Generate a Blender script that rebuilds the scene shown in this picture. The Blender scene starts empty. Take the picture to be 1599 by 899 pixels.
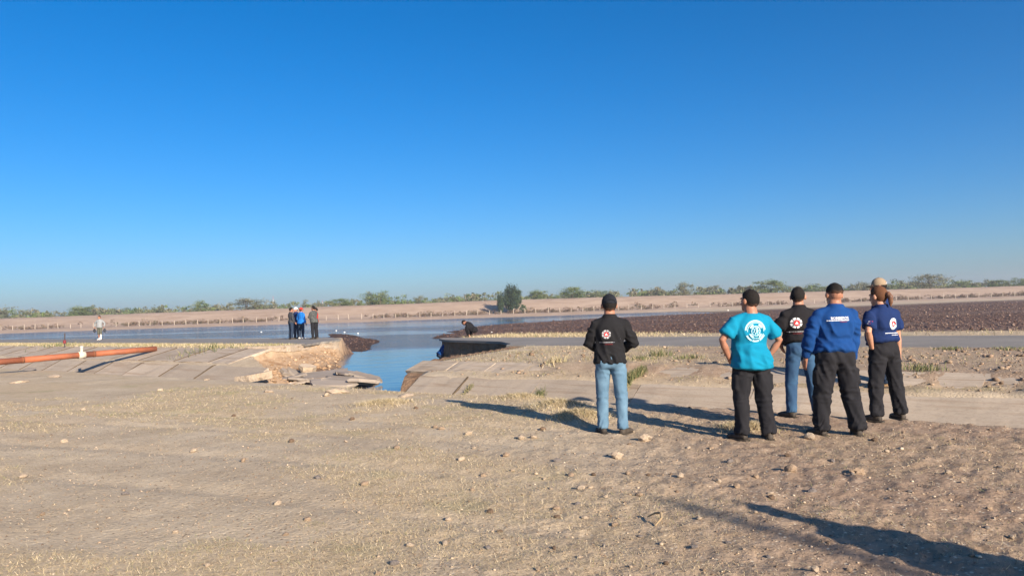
import bpy, bmesh, math, random
import numpy as np
from mathutils import Vector, Matrix
from mathutils.bvhtree import BVHTree
R = math.radians
random.seed(7)
rng = np.random.default_rng(11)
S = bpy.context.scene
C = S.collection

# ------------------------------------------------------------------ camera
CAMZ, FPX = 1.58, 1164.0
ROLL, PITCH = math.atan(.0325), math.atan(34.5 / 1164)
fwd = Vector((0, math.cos(PITCH), math.sin(PITCH)))
upv = Vector((0, -math.sin(PITCH), math.cos(PITCH)))
xax = Vector((1, 0, 0))
rt = xax * math.cos(ROLL) - upv * math.sin(ROLL)
uu = xax * math.sin(ROLL) + upv * math.cos(ROLL)
cam = bpy.data.cameras.new('camera')
cam.sensor_width = 36
cam.lens = 36 * FPX / 1599
cam.clip_start, cam.clip_end = .05, 20000
camo = bpy.data.objects.new('camera', cam)
C.objects.link(camo)
M = Matrix((rt, uu, -fwd)).transposed().to_4x4()
M.translation = (0, 0, CAMZ)
camo.matrix_world = M
S.camera = camo

# ------------------------------------------------------------------ sky, sun, exposure
SUN_EL, SUN_AZ = 20.5, 32.0          # shadows fall towards (-sin, cos) of SUN_AZ
w = bpy.data.worlds.new('World')
S.world = w
w.use_nodes = True
nt = w.node_tree
sky = nt.nodes.new('ShaderNodeTexSky')
sky.sky_type = 'NISHITA'
sky.sun_disc = False
sky.sun_elevation = R(SUN_EL)
sky.sun_rotation = R(180 - SUN_AZ)
sky.altitude = 1100
sky.air_density, sky.dust_density, sky.ozone_density = 1.0, 3.0, 6.0
hs = nt.nodes.new('ShaderNodeHueSaturation')
hs.inputs['Saturation'].default_value = 1.25
nt.links.new(sky.outputs[0], hs.inputs['Color'])
bg = nt.nodes['Background']
nt.links.new(hs.outputs[0], bg.inputs[0])
bg.inputs[1].default_value = .0775
sd = bpy.data.lights.new('sun', 'SUN')
sd.energy, sd.angle, sd.color = 5.0, R(.53), (1, .86, .70)
so = bpy.data.objects.new('sun', sd)
C.objects.link(so)
ca = math.cos(R(SUN_EL))
SUNV = Vector((math.sin(R(SUN_AZ)) * ca, -math.cos(R(SUN_AZ)) * ca, math.sin(R(SUN_EL))))
so.rotation_euler = SUNV.to_track_quat('Z', 'Y').to_euler()
S.view_settings.view_transform = 'Standard'
S.view_settings.look = 'None'
S.view_settings.exposure = 1.0
S.view_settings.gamma = 1
S.render.engine = 'CYCLES'
S.cycles.max_bounces = 6

def at(px, py, z):
    """world point on the level z that the photograph shows at pixel px, py"""
    dx, dy = px - 799.5, 449.5 - py
    d = rt * dx + uu * dy + fwd * FPX
    t = (z - CAMZ) / d.z
    return Vector((0, 0, CAMZ)) + d * t

def atd(px, depth):
    return (px - 799.5) / FPX * depth

# ------------------------------------------------------------------ noise
def _h(ix, iy, iz, s):
    n = (ix.astype(np.uint32) * np.uint32(374761393) + iy.astype(np.uint32) * np.uint32(668265263)
         + iz.astype(np.uint32) * np.uint32(2147483647) + np.uint32((s * 974711) & 0xffffffff))
    n = (n ^ (n >> np.uint32(13))) * np.uint32(1274126177)
    n = n ^ (n >> np.uint32(16))
    return (n & np.uint32(0xffff)).astype(np.float32) / 65535.
def vn2(x, y, s=0):
    x = np.asarray(x, np.float64); y = np.asarray(y, np.float64)
    ix = np.floor(x).astype(np.int64); iy = np.floor(y).astype(np.int64)
    fx = (x - ix); fy = (y - iy)
    fx = fx * fx * (3 - 2 * fx); fy = fy * fy * (3 - 2 * fy)
    z = np.zeros_like(ix)
    a = _h(ix, iy, z, s); b = _h(ix + 1, iy, z, s); c = _h(ix, iy + 1, z, s); d = _h(ix + 1, iy + 1, z, s)
    return (a * (1 - fx) + b * fx) * (1 - fy) + (c * (1 - fx) + d * fx) * fy
def fbm(x, y, s=0, o=4):
    t = 0; a = .5; q = 0
    for i in range(o):
        t = t + a * vn2(x, y, s + i * 17); q += a
        x = x * 2.03 + 5.1; y = y * 2.03 + 1.7; a *= .5
    return t / q
def vn3(x, y, z, s=0):
    ix, iy, iz = [np.floor(v).astype(np.int64) for v in (x, y, z)]
    f = [v - i for v, i in zip((x, y, z), (ix, iy, iz))]
    f = [v * v * (3 - 2 * v) for v in f]
    o = 0
    for a in (0, 1):
        for b in (0, 1):
            for c in (0, 1):
                o = o + _h(ix + a, iy + b, iz + c, s) * (f[0] if a else 1 - f[0]) * (f[1] if b else 1 - f[1]) * (f[2] if c else 1 - f[2])
    return o
def sst(a, b, x):
    t = np.clip((x - a) / (b - a), 0, 1)
    return t * t * (3 - 2 * t)

# ------------------------------------------------------------------ materials
MATS = {}
def newmat(name):
    m = bpy.data.materials.new(name); m.use_nodes = True
    n = m.node_tree
    return m, n, n.nodes['Principled BSDF'], n.links
def node(n, t, **kw):
    k = n.nodes.new(t)
    for a, v in kw.items():
        if a.startswith('i_'):
            k.inputs[int(a[2:]) if a[2:].isdigit() else a[2:].replace('_', ' ')].default_value = v
        else:
            setattr(k, a, v)
    return k
def c4(c): return (c[0], c[1], c[2], 1)
def mixc(n, fac, a, b, blend='MIX'):
    m = n.nodes.new('ShaderNodeMix'); m.data_type = 'RGBA'; m.blend_type = blend
    for s, v in ((0, fac), (6, a), (7, b)):
        if hasattr(v, 'links') or hasattr(v, 'is_output'): n.links.new(v, m.inputs[s])
        else: m.inputs[s].default_value = v if s == 0 else c4(v)
    return m.outputs[2]
def noise(n, co, scale, det=4, rough=.6):
    k = node(n, 'ShaderNodeTexNoise'); k.inputs['Scale'].default_value = scale
    k.inputs['Detail'].default_value = det; k.inputs['Roughness'].default_value = rough
    if co is not None: n.links.new(co, k.inputs['Vector'])
    return k.outputs[0]
def ramp(n, f, a, b):
    k = node(n, 'ShaderNodeMapRange'); k.inputs[1].default_value = a; k.inputs[2].default_value = b
    n.links.new(f, k.inputs[0]); return k.outputs[0]
def bump(n, h, strength, dist, prev=None):
    k = node(n, 'ShaderNodeBump'); k.inputs['Strength'].default_value = strength; k.inputs['Distance'].default_value = dist
    n.links.new(h, k.inputs['Height'])
    if prev is not None: n.links.new(prev, k.inputs['Normal'])
    return k.outputs[0]
def scaled(n, co, v):
    k = node(n, 'ShaderNodeMapping'); k.inputs['Scale'].default_value = v
    n.links.new(co, k.inputs['Vector']); return k.outputs[0]
def simple(name, col, col2=None, scale=8, rough=.8, bsc=0, bst=.3, bd=.01, spec=.3, det=4, metal=0, stretch=None, sheen=0):
    if name in MATS: return MATS[name]
    m, n, p, l = newmat(name)
    tc = node(n, 'ShaderNodeTexCoord').outputs['Object']
    if stretch: tc = scaled(n, tc, stretch)
    if col2 is None: p.inputs['Base Color'].default_value = c4(col)
    else:
        f = ramp(n, noise(n, tc, scale, det), .3, .7)
        l.new(mixc(n, f, col, col2), p.inputs['Base Color'])
    p.inputs['Roughness'].default_value = rough
    p.inputs['Specular IOR Level'].default_value = spec
    p.inputs['Metallic'].default_value = metal
    if sheen:
        p.inputs['Sheen Weight'].default_value = sheen; p.inputs['Sheen Roughness'].default_value = .6
    if bsc: l.new(bump(n, noise(n, tc, bsc, 5), bst, bd), p.inputs['Normal'])
    MATS[name] = m
    return m
def attr_mat(name, rough=.85, var=.25, spec=.2, bsc=0, bst=.3, bd=.01, transl=0):
    """colour comes from the mesh's 'tint' attribute"""
    if name in MATS: return MATS[name]
    m, n, p, l = newmat(name)
    a = node(n, 'ShaderNodeAttribute', attribute_name='tint')
    geo = node(n, 'ShaderNodeNewGeometry')
    v = ramp(n, geo.outputs['Random Per Island'], 0, 1)
    k = node(n, 'ShaderNodeHueSaturation')
    mr = node(n, 'ShaderNodeMapRange'); mr.inputs[3].default_value = 1 - var; mr.inputs[4].default_value = 1 + var
    l.new(geo.outputs['Random Per Island'], mr.inputs[0])
    l.new(mr.outputs[0], k.inputs['Value']); l.new(a.outputs['Color'], k.inputs['Color'])
    l.new(k.outputs[0], p.inputs['Base Color'])
    p.inputs['Roughness'].default_value = rough; p.inputs['Specular IOR Level'].default_value = spec
    if bsc:
        tc = node(n, 'ShaderNodeTexCoord').outputs['Object']
        l.new(bump(n, noise(n, tc, bsc, 4), bst, bd), p.inputs['Normal'])
    if transl:
        t = node(n, 'ShaderNodeBsdfTranslucent'); l.new(k.outputs[0], t.inputs[0])
        mx = node(n, 'ShaderNodeMixShader'); mx.inputs[0].default_value = transl
        l.new(p.outputs[0], mx.inputs[1]); l.new(t.outputs[0], mx.inputs[2])
        l.new(mx.outputs[0], n.nodes['Material Output'].inputs[0])
    MATS[name] = m
    return m

# ------------------------------------------------------------------ object helpers
def tag(o, label=None, cat=None, group=None, kind=None):
    if label: o['label'] = label
    if cat: o['category'] = cat
    if group: o['group'] = group
    if kind: o['kind'] = kind
    return o
def link(name, me, mat=None, parent=None, loc=None):
    o = bpy.data.objects.new(name, me); C.objects.link(o)
    if mat is not None and me is not None and not me.materials: me.materials.append(mat)
    if parent is not None: o.parent = parent
    if loc is not None: o.location = loc
    return o
def empty(name, loc=(0, 0, 0), rz=0, sc=1):
    o = bpy.data.objects.new(name, None); C.objects.link(o)
    o.location = loc; o.rotation_euler = (0, 0, rz); o.scale = (sc,) * 3
    o.empty_display_size = .1
    return o
def mesh(name, V, F, smooth=False, tint=None):
    me = bpy.data.meshes.new(name)
    V = np.asarray(V, np.float32)
    if isinstance(F, np.ndarray):
        k = F.shape[1]
        me.vertices.add(len(V)); me.vertices.foreach_set('co', V.ravel())
        me.loops.add(F.size); me.loops.foreach_set('vertex_index', F.astype(np.int32).ravel())
        me.polygons.add(len(F)); me.polygons.foreach_set('loop_start', np.arange(0, F.size, k, dtype=np.int32))
        me.update(calc_edges=True)
    else:
        me.from_pydata([tuple(map(float, v)) for v in V], [], [tuple(f) for f in F])
        me.update()
    if smooth: me.polygons.foreach_set('use_smooth', np.ones(len(me.polygons), bool))
    if tint is not None: set_attr(me, 'tint', tint)
    return me
def set_attr(me, nm, col):
    a = me.attributes.new(nm, 'FLOAT_COLOR', 'POINT')
    c = np.ones((len(me.vertices), 4), np.float32); c[:, :3] = col
    a.data.foreach_set('color', c.ravel())
def join(parts):
    V = []; F = []; o = 0
    for v, f in parts:
        V.append(np.asarray(v, float)); F += [tuple(i + o for i in q) for q in f]; o += len(v)
    return np.concatenate(V), F
def box(cx, cy, cz, sx, sy, sz):
    V = [(cx + a * sx / 2, cy + b * sy / 2, cz + c * sz / 2) for a in (-1, 1) for b in (-1, 1) for c in (-1, 1)]
    return V, [(0, 1, 3, 2), (4, 6, 7, 5), (0, 4, 5, 1), (2, 3, 7, 6), (0, 2, 6, 4), (1, 5, 7, 3)]
def tube(pts, rad, lat=(1, 0, 0), seg=14, cap=.55, sup=2.0):
    """closed tube through pts; rad = r or (a along lat, b across)"""
    P = [Vector(p) for p in pts]; N = len(P)
    r = [(x, x) if not hasattr(x, '__len__') else x for x in rad]
    T = [(P[min(i + 1, N - 1)] - P[max(i - 1, 0)]).normalized() for i in range(N)]
    if cap:
        def ext(i, s):
            m = min(r[i])
            return [(P[i] + T[i] * s * m * cap * k, (r[i][0] * q, r[i][1] * q), T[i]) for k, q in ((.6, .82), (.95, .45))]
        a = ext(0, -1)[::-1]; b = ext(N - 1, 1)
        P = [x[0] for x in a] + P + [x[0] for x in b]
        r = [x[1] for x in a] + r + [x[1] for x in b]
        T = [x[2] for x in a] + T + [x[2] for x in b]
    V = []; F = []; L = Vector(lat)
    for p, q, t in zip(P, r, T):
        l = L - t * L.dot(t)
        if l.length < 1e-3: l = t.orthogonal()
        l.normalize(); b = t.cross(l)
        L = l if lat is None else Vector(lat)
        for k in range(seg):
            an = 2 * math.pi * k / seg
            cx, sx = math.cos(an), math.sin(an)
            ex = 2 / sup
            cx = math.copysign(abs(cx) ** ex, cx); sx = math.copysign(abs(sx) ** ex, sx)
            V.append(p + l * (q[0] * cx) + b * (q[1] * sx))
    n = len(P)
    for i in range(n - 1):
        for k in range(seg):
            k2 = (k + 1) % seg
            F.append((i * seg + k, i * seg + k2, (i + 1) * seg + k2, (i + 1) * seg + k))
    F.append(tuple(range(seg))[::-1]); F.append(tuple((n - 1) * seg + k for k in range(seg)))
    return [tuple(v) for v in V], F
def ellip(c, r, rot=None, seg=14, rings=9):
    V = []; F = []
    for i in range(rings + 1):
        th = math.pi * i / rings
        for k in range(seg):
            an = 2 * math.pi * k / seg
            v = Vector((r[0] * math.sin(th) * math.cos(an), r[1] * math.sin(th) * math.sin(an), r[2] * math.cos(th)))
            if rot is not None: v = rot @ v
            V.append(tuple(Vector(c) + v))
    for i in range(rings):
        for k in range(seg):
            k2 = (k + 1) % seg
            F.append((i * seg + k, (i + 1) * seg + k, (i + 1) * seg + k2, i * seg + k2))
    return V, F
def copy_tree(o, parent=None):
    c = o.copy(); C.objects.link(c)
    if parent is not None: c.parent = parent
    for ch in o.children: copy_tree(ch, c)
    return c

# ------------------------------------------------------------------ the lie of the land
# u runs along the canal and the road (to the right and nearer), n across them (away)
UX, UY, NX, NY = .793, -.609, .609, .793
def un(x, y): return UX * x + UY * y, NX * x + NY * y
def xy(u, n): return UX * u + NX * n, UY * u + NY * n
WATER = -.55
LC = [(11, -18.6), (13.1, -19.4), (14.6, -22.5), (16, -25.0), (19, -26.4), (22, -28.5), (24.2, -29.7), (25.3, -31.2), (27, -32.6), (31, -34)]
RC = [(11, -12.3), (12, -12.7), (13, -13.4), (14.2, -13.9), (15.4, -14.1), (18.5, -14.9), (20, -15.5), (21.3, -16.4), (22.5, -17.8), (23.9, -21.9), (24.6, -23.0), (25.5, -23.8), (28, -24.8), (31, -24.8)]
def lc_u(n): return np.interp(n, [p[0] for p in LC], [p[1] for p in LC])
def rc_u(n): return np.interp(n, [p[0] for p in RC], [p[1] for p in RC])
def sdpoly(x, y, poly):
    """signed distance, positive inside"""
    d = np.full(np.shape(x), 1e9); ins = np.zeros(np.shape(x), bool)
    k = len(poly)
    for i in range(k):
        ax, ay = poly[i]; bx, by = poly[(i + 1) % k]
        ex, ey = bx - ax, by - ay
        t = np.clip(((x - ax) * ex + (y - ay) * ey) / (ex * ex + ey * ey), 0, 1)
        d = np.minimum(d, np.hypot(x - ax - t * ex, y - ay - t * ey))
        c = ((ay > y) != (by > y))
        with np.errstate(divide='ignore', invalid='ignore'):
            xi = ax + (y - ay) / (ey if ey else 1e-9) * ex
        ins ^= c & (x < xi)
    return np.where(ins, d, -d)
MUD = [(-7.8, 62), (-9.0, 85), (-5, 109), (9, 133), (26, 150), (44, 160), (52, 262), (500, 262), (500, -300), (60, -20), (2, 38), (-3, 46), (-5.8, 56)]
ISLE = [(-7.2, 39), (-7.5, 46), (-9.8, 58), (-14.2, 77), (-22, 93), (-23, 88), (-17, 64), (-12, 45)]
MOUNDS = [(845, 612, .10, .45), (872, 640, .12, .42), (905, 655, .10, .35), (815, 622, .05, .4), (1165, 668, .06, .3), (600, 632, .07, .5), (395, 588, .1, .7), (770, 612, .06, .3)]
MPOS = [(at(a, b, 0)[0], at(a, b, 0)[1], h, r) for a, b, h, r in MOUNDS]
PR = ([-900, 10.2, 10.75, 11.0, 11.45, 11.75, 12.85, 13.3, 13.9, 15, 20.0, 26.2],
      [0, 0, .0, -.05, -.6, -.66, .07, .12, .33, .36, .37, .37])
PL = ([-900, 10.2, 10.75, 11.0, 11.45, 11.75, 13.2, 13.5, 15.0, 16, 20.0, 26.2],
      [0, 0, .0, -.05, -.6, -.66, .10, .16, .52, .53, .38, .37])
def ruts(x, y):
    """old wheel tracks running across the near ground"""
    d = .40 * x + .916 * y + .25 * np.sin(x * .35) ; k = 0
    for c, w_ in ((5.0, .17), (6.45, .17), (8.1, .14), (9.3, .14)):
        k = np.maximum(k, np.exp(-((d - c) / w_) ** 2))
    return k * sst(4.0, 1.0, x) * (.55 + .45 * fbm(x * .7, y * .7, 501, 2))
def height(x, y, detail=True):
    x = np.asarray(x, float); y = np.asarray(y, float)
    u, n = un(x, y)
    r = np.hypot(x, y)
    lipn = n + .22 * (fbm(u * .55, n * .1, 3, 3) - .5) * sst(14, 11.5, n)
    bl = sst(-17, -18.5, u)
    z = np.interp(lipn, *PR) * (1 - bl) + np.interp(lipn, *PL) * bl
    # dirt washed over the upper slabs on the right
    cover = sst(.42, .6, fbm(u * .45 + 3, n * .2, 5, 3)) * sst(-11, -9, u)
    band = sst(12.75, 13.15, n) * sst(15.5, 13.8, n)
    z = z + band * cover * .06 + sst(12.7, 13.0, n) * sst(13.6, 13.2, n) * .03 * sst(-14, -12, u)
    spill = sst(.45, .65, fbm(u * .6, n * .3, 9, 3)) * sst(-3.2, -1.5, u)
    z = z + spill * sst(12.4, 12.75, n) * sst(13.3, 12.95, n) * .03
    # pond bed beyond the road
    sh = (26.6 + 3.0 * sst(-26.6, -25, u)) + .8 * (fbm(u * .25, n * .25, 21, 3) - .5)
    bed = WATER - .24 + .40 * sst(-5, 6, sdpoly(x, y, MUD)) + .275 * sst(-1.6, 2.2, sdpoly(x, y, ISLE)) \
        + (.11 + .12 * sst(-26, -14, x) * sst(16, 6, x) * sst(45, 60, y) * sst(140, 110, y)) * (fbm(x * .16, y * .08, 31, 4) - .52) + .10 * (fbm(x * .8, y * .8, 33, 3) - .5) * sst(-4, 4, sdpoly(x, y, MUD))
    bed = bed + .16 * sst(4, 16, sdpoly(x, y, MUD))
    bed = bed + .25 * sst(60, 140, x) * sst(30, 90, y)
    k = sst(0, 1.6, n - sh)
    z = z * (1 - k) + bed * k
    # the breach
    lu = lc_u(n) + .3 * (fbm(n * .9, u * .35, 41, 4) - .5); ru = rc_u(n) + .6
    dl = u - lu; dr = ru - u
    wall = sst(0, .22, np.minimum(dl, dr)) * sst(11.2, 11.7, n) * sst(34, 30.5, n)
    tal = np.interp(n, [11, 14, 20, 22.5, 24.6, 30], [1.6, 4.0, 4.4, 1.9, .6, .5])
    fl = -.95 + 1.02 * np.clip(1 - dl / tal, 0, 1) ** 1.15 + .16 * (fbm(u * .9, n * .9, 45, 4) - .5) + .22 * (np.abs(fbm(u * 2.6, n * 2.6, 46, 4) - .5) - .1) * sst(-.02, .12, 1 - dl / tal)
    rub = sst(-15.7, -17.6, u) * sst(17.5, 15, n)
    fl = np.maximum(fl, (-.42 + .12 * (fbm(u * 1.3, n * 1.3, 47, 3) - .5)) * rub + -.95 * (1 - rub))
    fl = np.maximum(fl, -.95 + .5 * np.clip(1 - dr / .7, 0, 1))
    z = z * (1 - wall) + np.minimum(fl, z) * wall
    # far bank, berm and the plain behind
    yy = y + 3 * (fbm(x * .02, y * .02, 51, 3) - .5)
    crest = np.interp(x, [-400, -185, -100, 0, 30, 190, 400], [4.7, 4.6, 4.9, 5.4, 5.2, 3.9, 3.7])
    far = np.interp(yy, [231, 236, 241, 247], [WATER - .4, WATER, .2, .45]) + .4 * sst(40, 180, x) * sst(238, 246, yy)
    far = far + .75 * sst(28, 50, x) * sst(246, 236, yy)
    far = far + (crest - .45) * sst(249, 276, yy) - 1.2 * sst(284, 330, yy) + .35 * (fbm(x * .06, y * .1, 55, 4) - .5) * sst(240, 255, yy)
    k = sst(228, 236, yy)
    z = np.where(k > 0, z * (1 - k) + np.maximum(far, z * (1 - k) + far * k) * k, z)
    # near ground relief
    near = sst(11.2, 10.6, n)
    z = z + near * (.10 * (fbm(x * .25, y * .25, 61, 3) - .5) * sst(3, 6, r))
    for mx, my, h, rr in MPOS:
        z = z + h * np.exp(-((x - mx) ** 2 + (y - my) ** 2) / rr ** 2) * near
    z = z - .028 * ruts(x, y) * near
    if detail:
        g = sst(26.5, 25.8, n) * sst(19.8, 20.4, n) * (1 - wall)      # level under the road
        lin = sst(11.7, 12, n) * sst(13.4, 13.2, n)
        fade = 1 - np.maximum(g, lin * .8)
        z = z + fade * (.022 * (fbm(x * 2.2, y * 2.2, 71, 3) - .5) + (.008 + .016 * sst(-1, 3, x)) * (fbm(x * 11, y * 11, 73, 3) - .5))
        rough = near * sst(-3, 3, x) 
        z = z + rough * .04 * (np.abs(fbm(x * 5, y * 5, 75, 3) - .5) * 2 - .3)
    return z
def hz(x, y): return float(height(np.array([x]), np.array([y]))[0])
def hzv(x, y): return height(np.asarray(x, float), np.asarray(y, float))
def gr_many(pp):
    z = np.zeros(len(pp))
    for _ in range(8):
        P = [at(a, b, c) for (a, b), c in zip(pp, z)]
        h = hzv([p.x for p in P], [p.y for p in P]); z = .5 * z + .5 * h
    return [Vector((p.x, p.y, c)) for p, c in zip(P, h)]
def gr(px, py):
    """where the sight line through a pixel of the photograph meets the ground"""
    z = 0.
    for _ in range(8):
        p = at(px, py, z); z = .5 * z + .5 * hz(p.x, p.y)
    return Vector((p.x, p.y, hz(p.x, p.y)))
# ------------------------------------------------------------------ ground
def grassw(x, y):
    """how much dry grass grows at a place on the near ground and the verges"""
    u, n = un(x, y)
    a = fbm(u * .28, n * .75, 81, 4); b = fbm(x * 1.6, y * 1.6, 83, 3)
    left = .25 + .75 * sst(2.0, -1.5, x - .12 * (y - 4))
    w = sst(.45, .56, a * .75 + b * .25 + .06 * (left - .6)) * left
    w = w * sst(11.1, 10.7, n) * (1 - .85 * ruts(x, y))
    v = sst(13.7, 14.3, n) * sst(20.3, 19.6, n) * (1 - .5 * sst(-9, -3, u)) * (.25 + .75 * sst(.35, .6, fbm(u * .5, n * .6, 85, 4)))
    v2 = sst(26.0, 26.5, n) * sst(31, 29, n) * sst(-25, -23, u)
    band = sst(12.8, 13.1, n) * sst(13.6, 13.3, n) * sst(-13, -9, u) * .9
    return np.maximum(np.maximum(w, np.maximum(v, v2 * .9)), band)
def build_ground():
    r1 = np.exp(np.arange(math.log(1.3), math.log(60), .0076))
    r2 = np.exp(np.arange(math.log(60), math.log(700), .011))
    r3 = np.exp(np.linspace(math.log(700), math.log(1150), 12))
    rr = np.concatenate([r1, r2, r3])
    an = np.concatenate([np.arange(-180, -46, 4.), np.arange(-46, 46, .175), np.arange(46, 180, 4.)])
    A, RR = np.meshgrid(np.radians(an), rr)
    x = RR * np.sin(A); y = RR * np.cos(A)
    z = height(x.ravel(), y.ravel()).reshape(x.shape)
    nr, na = x.shape
    V = np.stack([x, y, z], -1).reshape(-1, 3)
    i = np.arange(nr - 1)[:, None] * na; j = np.arange(na)[None, :]; j2 = (j + 1) % na
    F = np.stack([i + j, i + j2, i + na + j2, i + na + j], -1).reshape(-1, 4)
    V = np.concatenate([V, [[0, 0, 0]]])
    cen = np.array([[len(V) - 1, (k + 1) % na, k, k] for k in range(na)])
    me = mesh('ground', V, F, True)
    bm = bmesh.new(); bm.from_mesh(me); bm.verts.ensure_lookup_table()
    for k in range(na):
        f = bm.faces.new((bm.verts[len(V) - 1], bm.verts[(k + 1) % na], bm.verts[k])); f.smooth = True
    bm.to_mesh(me); bm.free()
    x, y, z = V.T
    u, n = un(x, y)
    zone = np.zeros((len(V), 3)); zone2 = np.zeros((len(V), 3))
    zone[:, 0] = grassw(x, y)
    bedk = sst(27.2, 28.5, n) * sst(236, 228, y)
    mudn = sst(-1.5, 1, n - 26.9 - 3.0 * sst(-26.6, -25, u)) * sst(205, 150, y - .12 * np.maximum(x - 40, 0))
    zone[:, 1] = mudn
    lu = lc_u(n); ru = rc_u(n)
    cut = sst(-.1, .3, u - lu) * sst(-.1, .3, ru - u) * sst(11.6, 12.4, n) * sst(29, 27, n)
    zone[:, 2] = cut
    zone2[:, 0] = sst(226, 240, y)
    zone2[:, 1] = sst(WATER + .16, WATER + .02, z) * sst(11.3, 12, n) * sst(234, 228, y)
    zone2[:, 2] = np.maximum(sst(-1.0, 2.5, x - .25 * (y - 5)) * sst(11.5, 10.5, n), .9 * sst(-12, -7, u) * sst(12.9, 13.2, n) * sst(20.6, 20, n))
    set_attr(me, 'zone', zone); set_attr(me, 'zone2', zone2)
    return me
def ground_mat():
    m, n, p, l = newmat('ground')
    co = node(n, 'ShaderNodeTexCoord').outputs['Object']
    z1 = node(n, 'ShaderNodeSeparateColor'); l.new(node(n, 'ShaderNodeAttribute', attribute_name='zone').outputs['Color'], z1.inputs[0])
    z2 = node(n, 'ShaderNodeSeparateColor'); l.new(node(n, 'ShaderNodeAttribute', attribute_name='zone2').outputs['Color'], z2.inputs[0])
    big = ramp(n, noise(n, co, .7, 5), .35, .65); mid = ramp(n, noise(n, co, 5, 5, .65), .3, .7); fine = ramp(n, noise(n, co, 45, 4, .7), .25, .75)
    dirt = mixc(n, big, (.45, .358, .245), (.57, .468, .33))
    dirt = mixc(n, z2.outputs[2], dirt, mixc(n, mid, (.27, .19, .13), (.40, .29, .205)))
    dirt = mixc(n, mid, mixc(n, .22, dirt, (.16, .10, .065)), dirt)
    # litter: flecks of straw and small stones, dark specks painted in as shadow
    vo = node(n, 'ShaderNodeTexVoronoi'); vo.inputs['Scale'].default_value = 27; l.new(co, vo.inputs['Vector'])
    fleck = ramp(n, vo.outputs['Distance'], .36, .16)
    fc = node(n, 'ShaderNodeSeparateColor'); l.new(vo.outputs['Color'], fc.inputs[0])
    fl2 = node(n, 'ShaderNodeMath', operation='MULTIPLY'); l.new(fleck, fl2.inputs[0]); l.new(ramp(n, fc.outputs[0], .42, .55), fl2.inputs[1])
    dirt = mixc(n, fl2.outputs[0], dirt, mixc(n, ramp(n, fc.outputs[1], .3, .6), (.15, .105, .07), (.62, .53, .39)))
    grass = mixc(n, mid, (.42, .32, .20), (.52, .41, .275))
    grass = mixc(n, ramp(n, noise(n, co, 1.1, 4), .55, .75), grass, (.30, .28, .13))
    gm = node(n, 'ShaderNodeMath', operation='MULTIPLY'); l.new(z1.outputs[0], gm.inputs[0]); l.new(ramp(n, fine, 0, .55), gm.inputs[1])
    gm2 = node(n, 'ShaderNodeMath', operation='MULTIPLY'); l.new(gm.outputs[0], gm2.inputs[0]); gm2.inputs[1].default_value = .8
    col = mixc(n, gm2.outputs[0], dirt, grass)
    cutc = mixc(n, mid, (.36, .235, .14), (.46, .33, .215))
    cutc = mixc(n, ramp(n, noise(n, co, 1.2, 5), .55, .7), cutc, (.25, .145, .075))
    col = mixc(n, z1.outputs[2], col, cutc)
    vm = node(n, 'ShaderNodeTexVoronoi'); vm.inputs['Scale'].default_value = 2.2; l.new(co, vm.inputs['Vector'])
    vs = node(n, 'ShaderNodeSeparateColor'); l.new(vm.outputs['Color'], vs.inputs[0])
    mud = mixc(n, vs.outputs[0], (.085, .052, .04), (.155, .098, .077))
    mud = mixc(n, ramp(n, noise(n, co, .06, 4), .5, .7), mud, mixc(n, vs.outputs[1], (.15, .105, .085), (.235, .17, .135)))
    col = mixc(n, z1.outputs[1], col, mud)
    berm = mixc(n, ramp(n, noise(n, scaled(n, co, (.25, .6, 1)), .5, 6, .65), .35, .65), (.43, .325, .24), (.32, .23, .165))
    col = mixc(n, z2.outputs[0], col, berm)
    wet = node(n, 'ShaderNodeMath', operation='MULTIPLY'); l.new(z2.outputs[1], wet.inputs[0]); wet.inputs[1].default_value = .65
    col = mixc(n, wet.outputs[0], col, (.06, .035, .024))
    l.new(col, p.inputs['Base Color'])
    p.inputs['Roughness'].default_value = .95; p.inputs['Specular IOR Level'].default_value = .1
    b = bump(n, noise(n, co, 3.5, 5, .6), .22, .05)
    b = bump(n, noise(n, co, 20, 6, .75), .75, .022, b)
    b = bump(n, vo.outputs['Distance'], .35, .012, b)
    bmud = node(n, 'ShaderNodeMath', operation='MULTIPLY'); l.new(z1.outputs[1], bmud.inputs[0]); l.new(vm.outputs['Distance'], bmud.inputs[1])
    b = bump(n, bmud.outputs[0], .9, .25, b)
    l.new(b, p.inputs['Normal'])
    return m
GM = ground_mat()
tag(link('ground', build_ground(), GM), kind='structure')

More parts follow.
